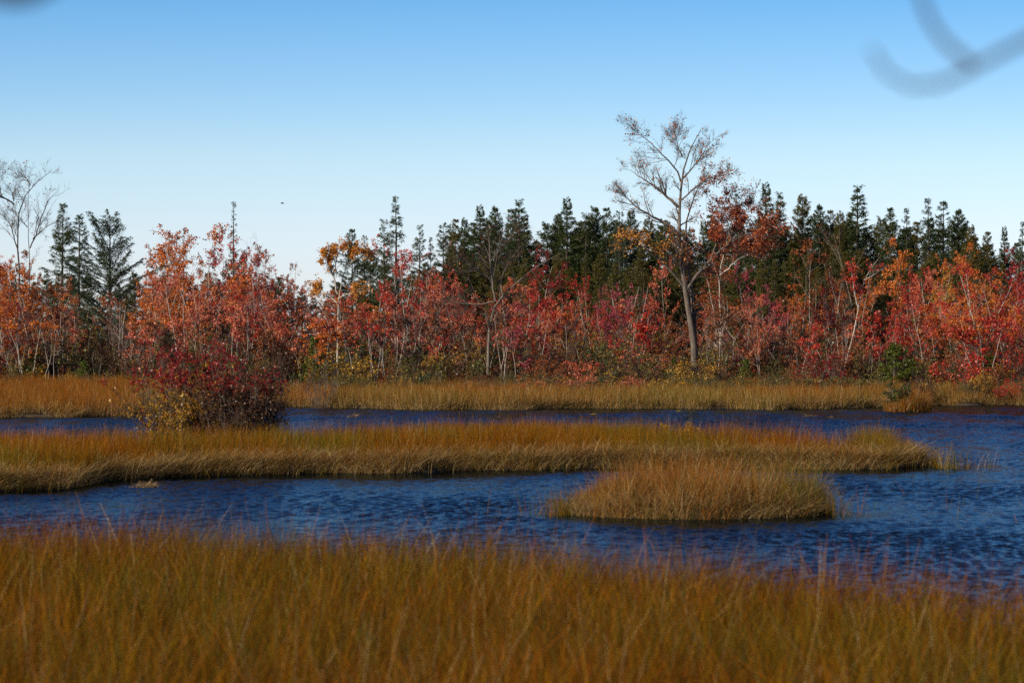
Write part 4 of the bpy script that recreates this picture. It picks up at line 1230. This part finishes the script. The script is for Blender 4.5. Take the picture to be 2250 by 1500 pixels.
# ------------------------------------------------------------------ bushes on the long island
def island_bush(name, label, px, d, H, Wd, stems, seed, fol, size, group):
    """fol: list of (part material, share function(x rel, z rel) ) picked per shoot"""
    rng = np.random.default_rng(seed)
    x0 = (px - 1125) / FX * d
    z0 = float(ground_z(x0, d))
    e = empty(name, (x0, d, z0))
    tag(e, label, "bush", group)
    n = 8
    az = rng.uniform(0, 6.28, stems); sp = np.sqrt(rng.random(stems)) * Wd * .5
    P = np.zeros((stems, n, 3))
    P[:, 0] = np.stack([np.cos(az) * sp * .35, np.sin(az) * sp * .35, np.full(stems, -.1)], -1)
    hh = H * rng.uniform(.62, .96, stems) * (1 - .3 * (sp / (Wd * .5)) ** 2)
    dd = unit(np.stack([np.cos(az) * sp / H * .8, np.sin(az) * sp / H * .8, np.full(stems, .75)], -1))
    for j in range(1, n):
        dd = unit(dd + rng.normal(0, .09, dd.shape) + np.array([0, 0, .04]))
        P[:, j] = P[:, j - 1] + dd * (hh / (n - 1))[:, None]
    P *= np.array([Wd * .40 / max(np.percentile(np.abs(P[..., 0]), 98), .01), Wd * .40 / max(np.percentile(np.abs(P[..., 1]), 98), .01), H * .86 / np.percentile(P[:, -1, 2], 70)])
    R = rng.uniform(.011, .02, (stems, 1)) * np.linspace(1, .3, n)[None, :]
    P1, R1 = sprout(P, R, 8, .25, 1, .55, .2, H * .26, .3, .35, 5, .6, .13, rng, rmin=.005)
    P2, R2 = sprout(P1, R1, 4, .2, 1, .6, .25, H * .09, .3, .3, 4, .65, .18, rng, rmin=.0035)
    P3, R3 = sprout(P2, R2, 2, .3, 1, .6, .25, H * .045, .3, .3, 3, .65, .2, rng, rmin=.0025)
    g = Geo(); g.tubes(P, R, 5, .62); g.tubes(P1, R1, 4, .4); g.tubes(P2, R2, 3, .25); g.tubes(P3, R3, 3, .15)
    link("stems", g.build(name + "_stems", BARK_GREY), e)
    C, k, K = leaf_on(rng, P3, 8, .04, .62, .2)
    mid = P3[k, 1]
    fx, fz = mid[:, 0] / (Wd * .5), mid[:, 2] / H
    sc_ = np.stack([f(fx, fz) for _, f, _ in fol], -1)
    pick_ = rng.random(K)[k]
    cs = np.cumsum(sc_, 1)
    which = (pick_[:, None] * np.maximum(cs[:, -1:], 1.0) > cs).sum(1)     # beyond the last: bare shoot
    for q, (mat, _, lab) in enumerate(fol):
        m_ = which == q
        lf = Geo()
        sz = rng.uniform(.6, 1.25, m_.sum()) * size
        lf.leaves(C[m_], sz, sz * .6, clumpy(rng, K, k[m_], m_.sum()), rng, up=.3)
        fm = lf.build(name + "_foliage", mat)
        if not fm: continue
        o = link("foliage", fm, e)
        o["label"] = lab


BUSH = "bushes on the long grass island"
island_bush("bush", "tall fan shaped bush with dark red top and yellow middle on the long island", 408, 98.5, 3.55, 3.3, 80, 501,
            [(LEAF['crimson'], lambda x, z: .85 * sstep(.64, .80, z), "dark red leaves of the upper crown"),
             (LEAF['yellow'], lambda x, z: .95 * np.exp(-((x - .25) / .4) ** 2 - ((z - .48) / .22) ** 2) + .45 * np.exp(-((x + .55) / .4) ** 2 - ((z - .5) / .22) ** 2) + .08, "yellow leaves in the middle"),
             (LEAF['rust'], lambda x, z: .10 + 0 * z, "scattered rusty leaves"),
             (LEAF['olive'], lambda x, z: .20 * sstep(.75, .3, z), "olive leaves low down")], .072, BUSH)
island_bush("bush", "dark brown twiggy bush pressed against the right of the tall red topped one", 530, 97.5, 3.05, 2.5, 84, 502,
            [(LEAF['brown'], lambda x, z: .75 + 0 * z, "dark brown leaves"),
             (LEAF['crimson'], lambda x, z: .6 * sstep(.74, .9, z), "deep red leaves on top"),
             (LEAF['yellow'], lambda x, z: .03 + .1 * np.exp(-((x + .5) / .3) ** 2 - ((z - .35) / .2) ** 2), "a few yellow leaves")], .07, BUSH)
island_bush("bush", "small yellow leaved bush poking out of the back of the long island", 1502, 103.0, 1.32, 1.25, 18, 503,
            [(LEAF['yellow'], lambda x, z: .8 * sstep(.45, .65, z), "yellow leaves")], .06, BUSH)
island_bush("bush", "little dark green bush growing on the round islet off the far shore", 1972, 162.0, 1.25, 1.4, 14, 504,
            [(LEAF['green'], lambda x, z: .7 + 0 * z, "dark green leaves"), (LEAF['rust'], lambda x, z: .15 + 0 * z, "rusty leaves")], .07, None)
island_bush("dead_bush", "grey leafless bush at the far water's edge right of the dark brown bush", 706, 171.0, 2.3, 2.0, 16, 505,
            [(LEAF['brown'], lambda x, z: .02 + 0 * z, "few dead leaves")], .07, None)


# ------------------------------------------------------------------ small things on the water
def litter_heap(name, label, cat, px, py, wpx, hpx, seed, n, cols, group=None, flat=False):
    """a heap of broken stems: a low peat mound with curved stalks"""
    rng = np.random.default_rng(seed)
    x0, d = gp(px, py)
    W, Hh = wpx * d / FX, hpx * d / FX
    e = empty(name, (x0, d, 0)); tag(e, label, cat, group)
    x = rng.normal(0, W * .28, n); y = rng.normal(0, W * .18, n)
    h = rng.uniform(.35, 1.1, n) * Hh * np.exp(-(x / (W * .45)) ** 2)
    c = pick(rng, cols, n)
    V, F, C = blades(name, x, y, np.full(n, -.04), h + .05, np.full(n, max(.012, d * .00012)), rng.uniform(.1, .9, n), rng.uniform(.2, 1.2, n), c * .8, c, rng.uniform(0, 6.28, n), rng, 4)
    link("stalks", mesh(name + "_stalks", V, F, GRASS, colour=C), e)
    th = np.linspace(0, 6.2832, 15)[:-1]
    rr = 1 + .18 * rng.normal(0, 1, 14)
    ring0 = np.stack([np.cos(th) * W * .42 * rr, np.sin(th) * W * .3 * rr, np.full(14, -.06)], -1)
    ring1 = ring0 * np.array([.62, .62, 1]) + np.array([0, 0, .06 + Hh * .22])
    top = np.array([[0, 0, Hh * .35]])
    V = np.concatenate([ring0, ring1, top])
    j = np.arange(14); j2 = (j + 1) % 14
    F4 = np.stack([j, j2, j2 + 14, j + 14], -1); F3 = np.stack([j + 14, j2 + 14, np.full(14, 28)], -1)
    link("mound", mesh(name + "_mound", V, [F4, F3], SOIL), e)
    return e


DEB = "reed litter floating on the pond"
litter_heap("reed_litter", "pale pointed tuft of dead reeds in the far channel right of the dark brown bush", "reed tuft", 776, 916, 22, 14, 1, 60, STRAW, DEB)
litter_heap("reed_litter", "dark brown lump of reeds in the far channel below the conifer wall", "reed tuft", 1098, 916, 16, 6, 2, 40, [(.1, .06, .03), (.14, .08, .04)], DEB)
litter_heap("reed_litter", "mat of broken dead reeds by the left shore of the long island", "reed tuft", 320, 1070, 62, 20, 3, 260, STRAW, DEB)
litter_heap("reed_litter", "slanting dead reed bundle in the far channel left of the round islet", "reed tuft", 1780, 914, 28, 9, 4, 50, STRAW + [(.12, .07, .04)], DEB)
litter_heap("reed_litter", "smallest scrap of reeds in the far channel just right of the slanting bundle", "reed tuft", 1822, 917, 14, 6, 6, 22, STRAW, DEB)
litter_heap("peat_hummock", "dark peat hummock under the grey leafless bush at the far shore", "hummock", 700, 897, 44, 16, 5, 120, [(.06, .035, .02), (.1, .06, .03)])


def lily(px, py, label, s=.16):
    x0, d = gp(px, py)
    e = empty("lily_leaf", (x0, d, 0.02)); tag(e, label, "lily leaf", "yellow lily leaves on the pond")
    th = np.linspace(.35, 5.93, 15)
    rim = np.stack([np.cos(th) * s, np.sin(th) * s, .03 + .05 * np.abs(np.sin(th * 1.5))], -1)
    V = np.concatenate([[[0, 0, .02]], rim])
    F = np.stack([np.zeros(14, int), np.arange(1, 15), np.arange(2, 16)], -1)
    link("blade", mesh("lily_blade", V, F, GRASS, colour=np.tile([[.62, .42, .03]], (16, 1))), e)
    P = np.array([[[0, 0, .02], [.01, .01, -.15], [.02, .02, -.4]]]); g = Geo(); g.tubes(P, np.full((1, 3), .008), 5, .5)
    link("stalk", g.build("lily_stalk", BARK_GREY), e)


lily(1302, 913, "yellow lily leaf floating left of the small yellow bush", .2)
lily(1490, 906, "yellow lily leaf floating just above the small yellow bush", .16)

# flying bird
e = empty("bird", PX(620, 447, 260), .5); tag(e, "tiny dark bird flying in the open sky left of the amber maple", "bird")
g = Geo()
P = np.array([[[-.13, 0, 0], [-.07, 0, .005], [0, 0, .01], [.07, 0, .005], [.12, 0, 0], [.16, 0, -.005]]])
g.tubes(P, np.array([[.008, .028, .038, .034, .026, .006]]), 8, .2)
link("body", g.build("bird_body", BARK_DARK, smooth=True), e)
for sgn in (1, -1):
    V = [[.06, 0, .02], [-.05, 0, .02], [-.03, sgn * .14, .07], [.06, sgn * .14, .08], [-.07, sgn * .28, .05], [.0, sgn * .27, .06],
         [.06, 0, .012], [-.05, 0, .012], [-.03, sgn * .14, .062], [.06, sgn * .14, .07], [-.07, sgn * .28, .045], [.0, sgn * .27, .053]]
    F = [[0, 1, 2, 3], [3, 2, 4, 5], [6, 9, 8, 7], [9, 11, 10, 8], [0, 3, 9, 6], [3, 5, 11, 9], [5, 4, 10, 11], [4, 2, 8, 10], [2, 1, 7, 8]]
    link("wing", mesh("bird_wing", V, F, BARK_DARK, tint=np.full(12, .2)), e)


# ------------------------------------------------------------------ saplings beside the camera: only twigs reach into the picture (out of focus)
def overhang(name, label, d, foot, branches, seed, mpx):
    rng = np.random.default_rng(seed)
    zg = float(ground_z(foot, d))
    e = empty(name, (foot, d, zg)); tag(e, label, "sapling", None)
    b = np.array([foot, d, zg])
    n = 9
    P = np.zeros((1, n, 3)); P[0, :, 2] = np.linspace(-.15, 4.6, n); P[0, 1:, :2] = np.cumsum(rng.normal(0, .02, (n - 1, 2)), 0)
    g = Geo(); g.tubes(P, np.linspace(.035, .008, n)[None, :], 8, .5)
    link("trunk", g.build(name + "_trunk", BARK_GREY, smooth=True), e)
    for pts, r0, r1, ddz in branches:
        q = np.array([PX(p[0], p[1], d) - b for p in pts])
        s = np.concatenate([[0], np.cumsum(np.linalg.norm(np.diff(q, axis=0), axis=1))]); s /= s[-1]
        tt = np.linspace(0, 1, 24)
        Pq = np.stack([np.interp(tt, s, q[:, k]) for k in range(3)], -1)
        for _ in range(1): Pq[1:-1] = .5 * Pq[1:-1] + .25 * (Pq[:-2] + Pq[2:])
        Pq[:, 1] += ddz * tt
        g = Geo(); g.tubes(Pq[None], (np.linspace(r0, r1, 24) * mpx)[None], 8, .35)
        link("branch", g.build(name + "_branch", BARK_DARK, smooth=True), e)
    return e


d = 5.4
fx_ = (3300 - 1125) / FX * d
overhang("leaning_sapling", "out of focus bare twig with a hooked tip reaching in at the top right corner", d, fx_,
         [([(3300, -420), (2800, -180), (2400, 15), (2250, 92), (2140, 145), (2085, 186), (2020, 206), (1965, 193), (1930, 158), (1914, 108)], 20, 5, 0),
          ([(2140, 145), (2085, 95), (2055, 45), (2035, -20), (2020, -120)], 9, 6, .12)], 601, d / FX)
d = 4.2
fx_ = (-900 - 1125) / FX * d
overhang("leaning_sapling", "out of focus dark twig tip hanging into the top left corner", d, fx_,
         [([(-900, -500), (-500, -260), (-150, -80), (-20, -22), (40, -2), (80, -18), (140, -70)], 22, 26, 0)], 602, d / FX)
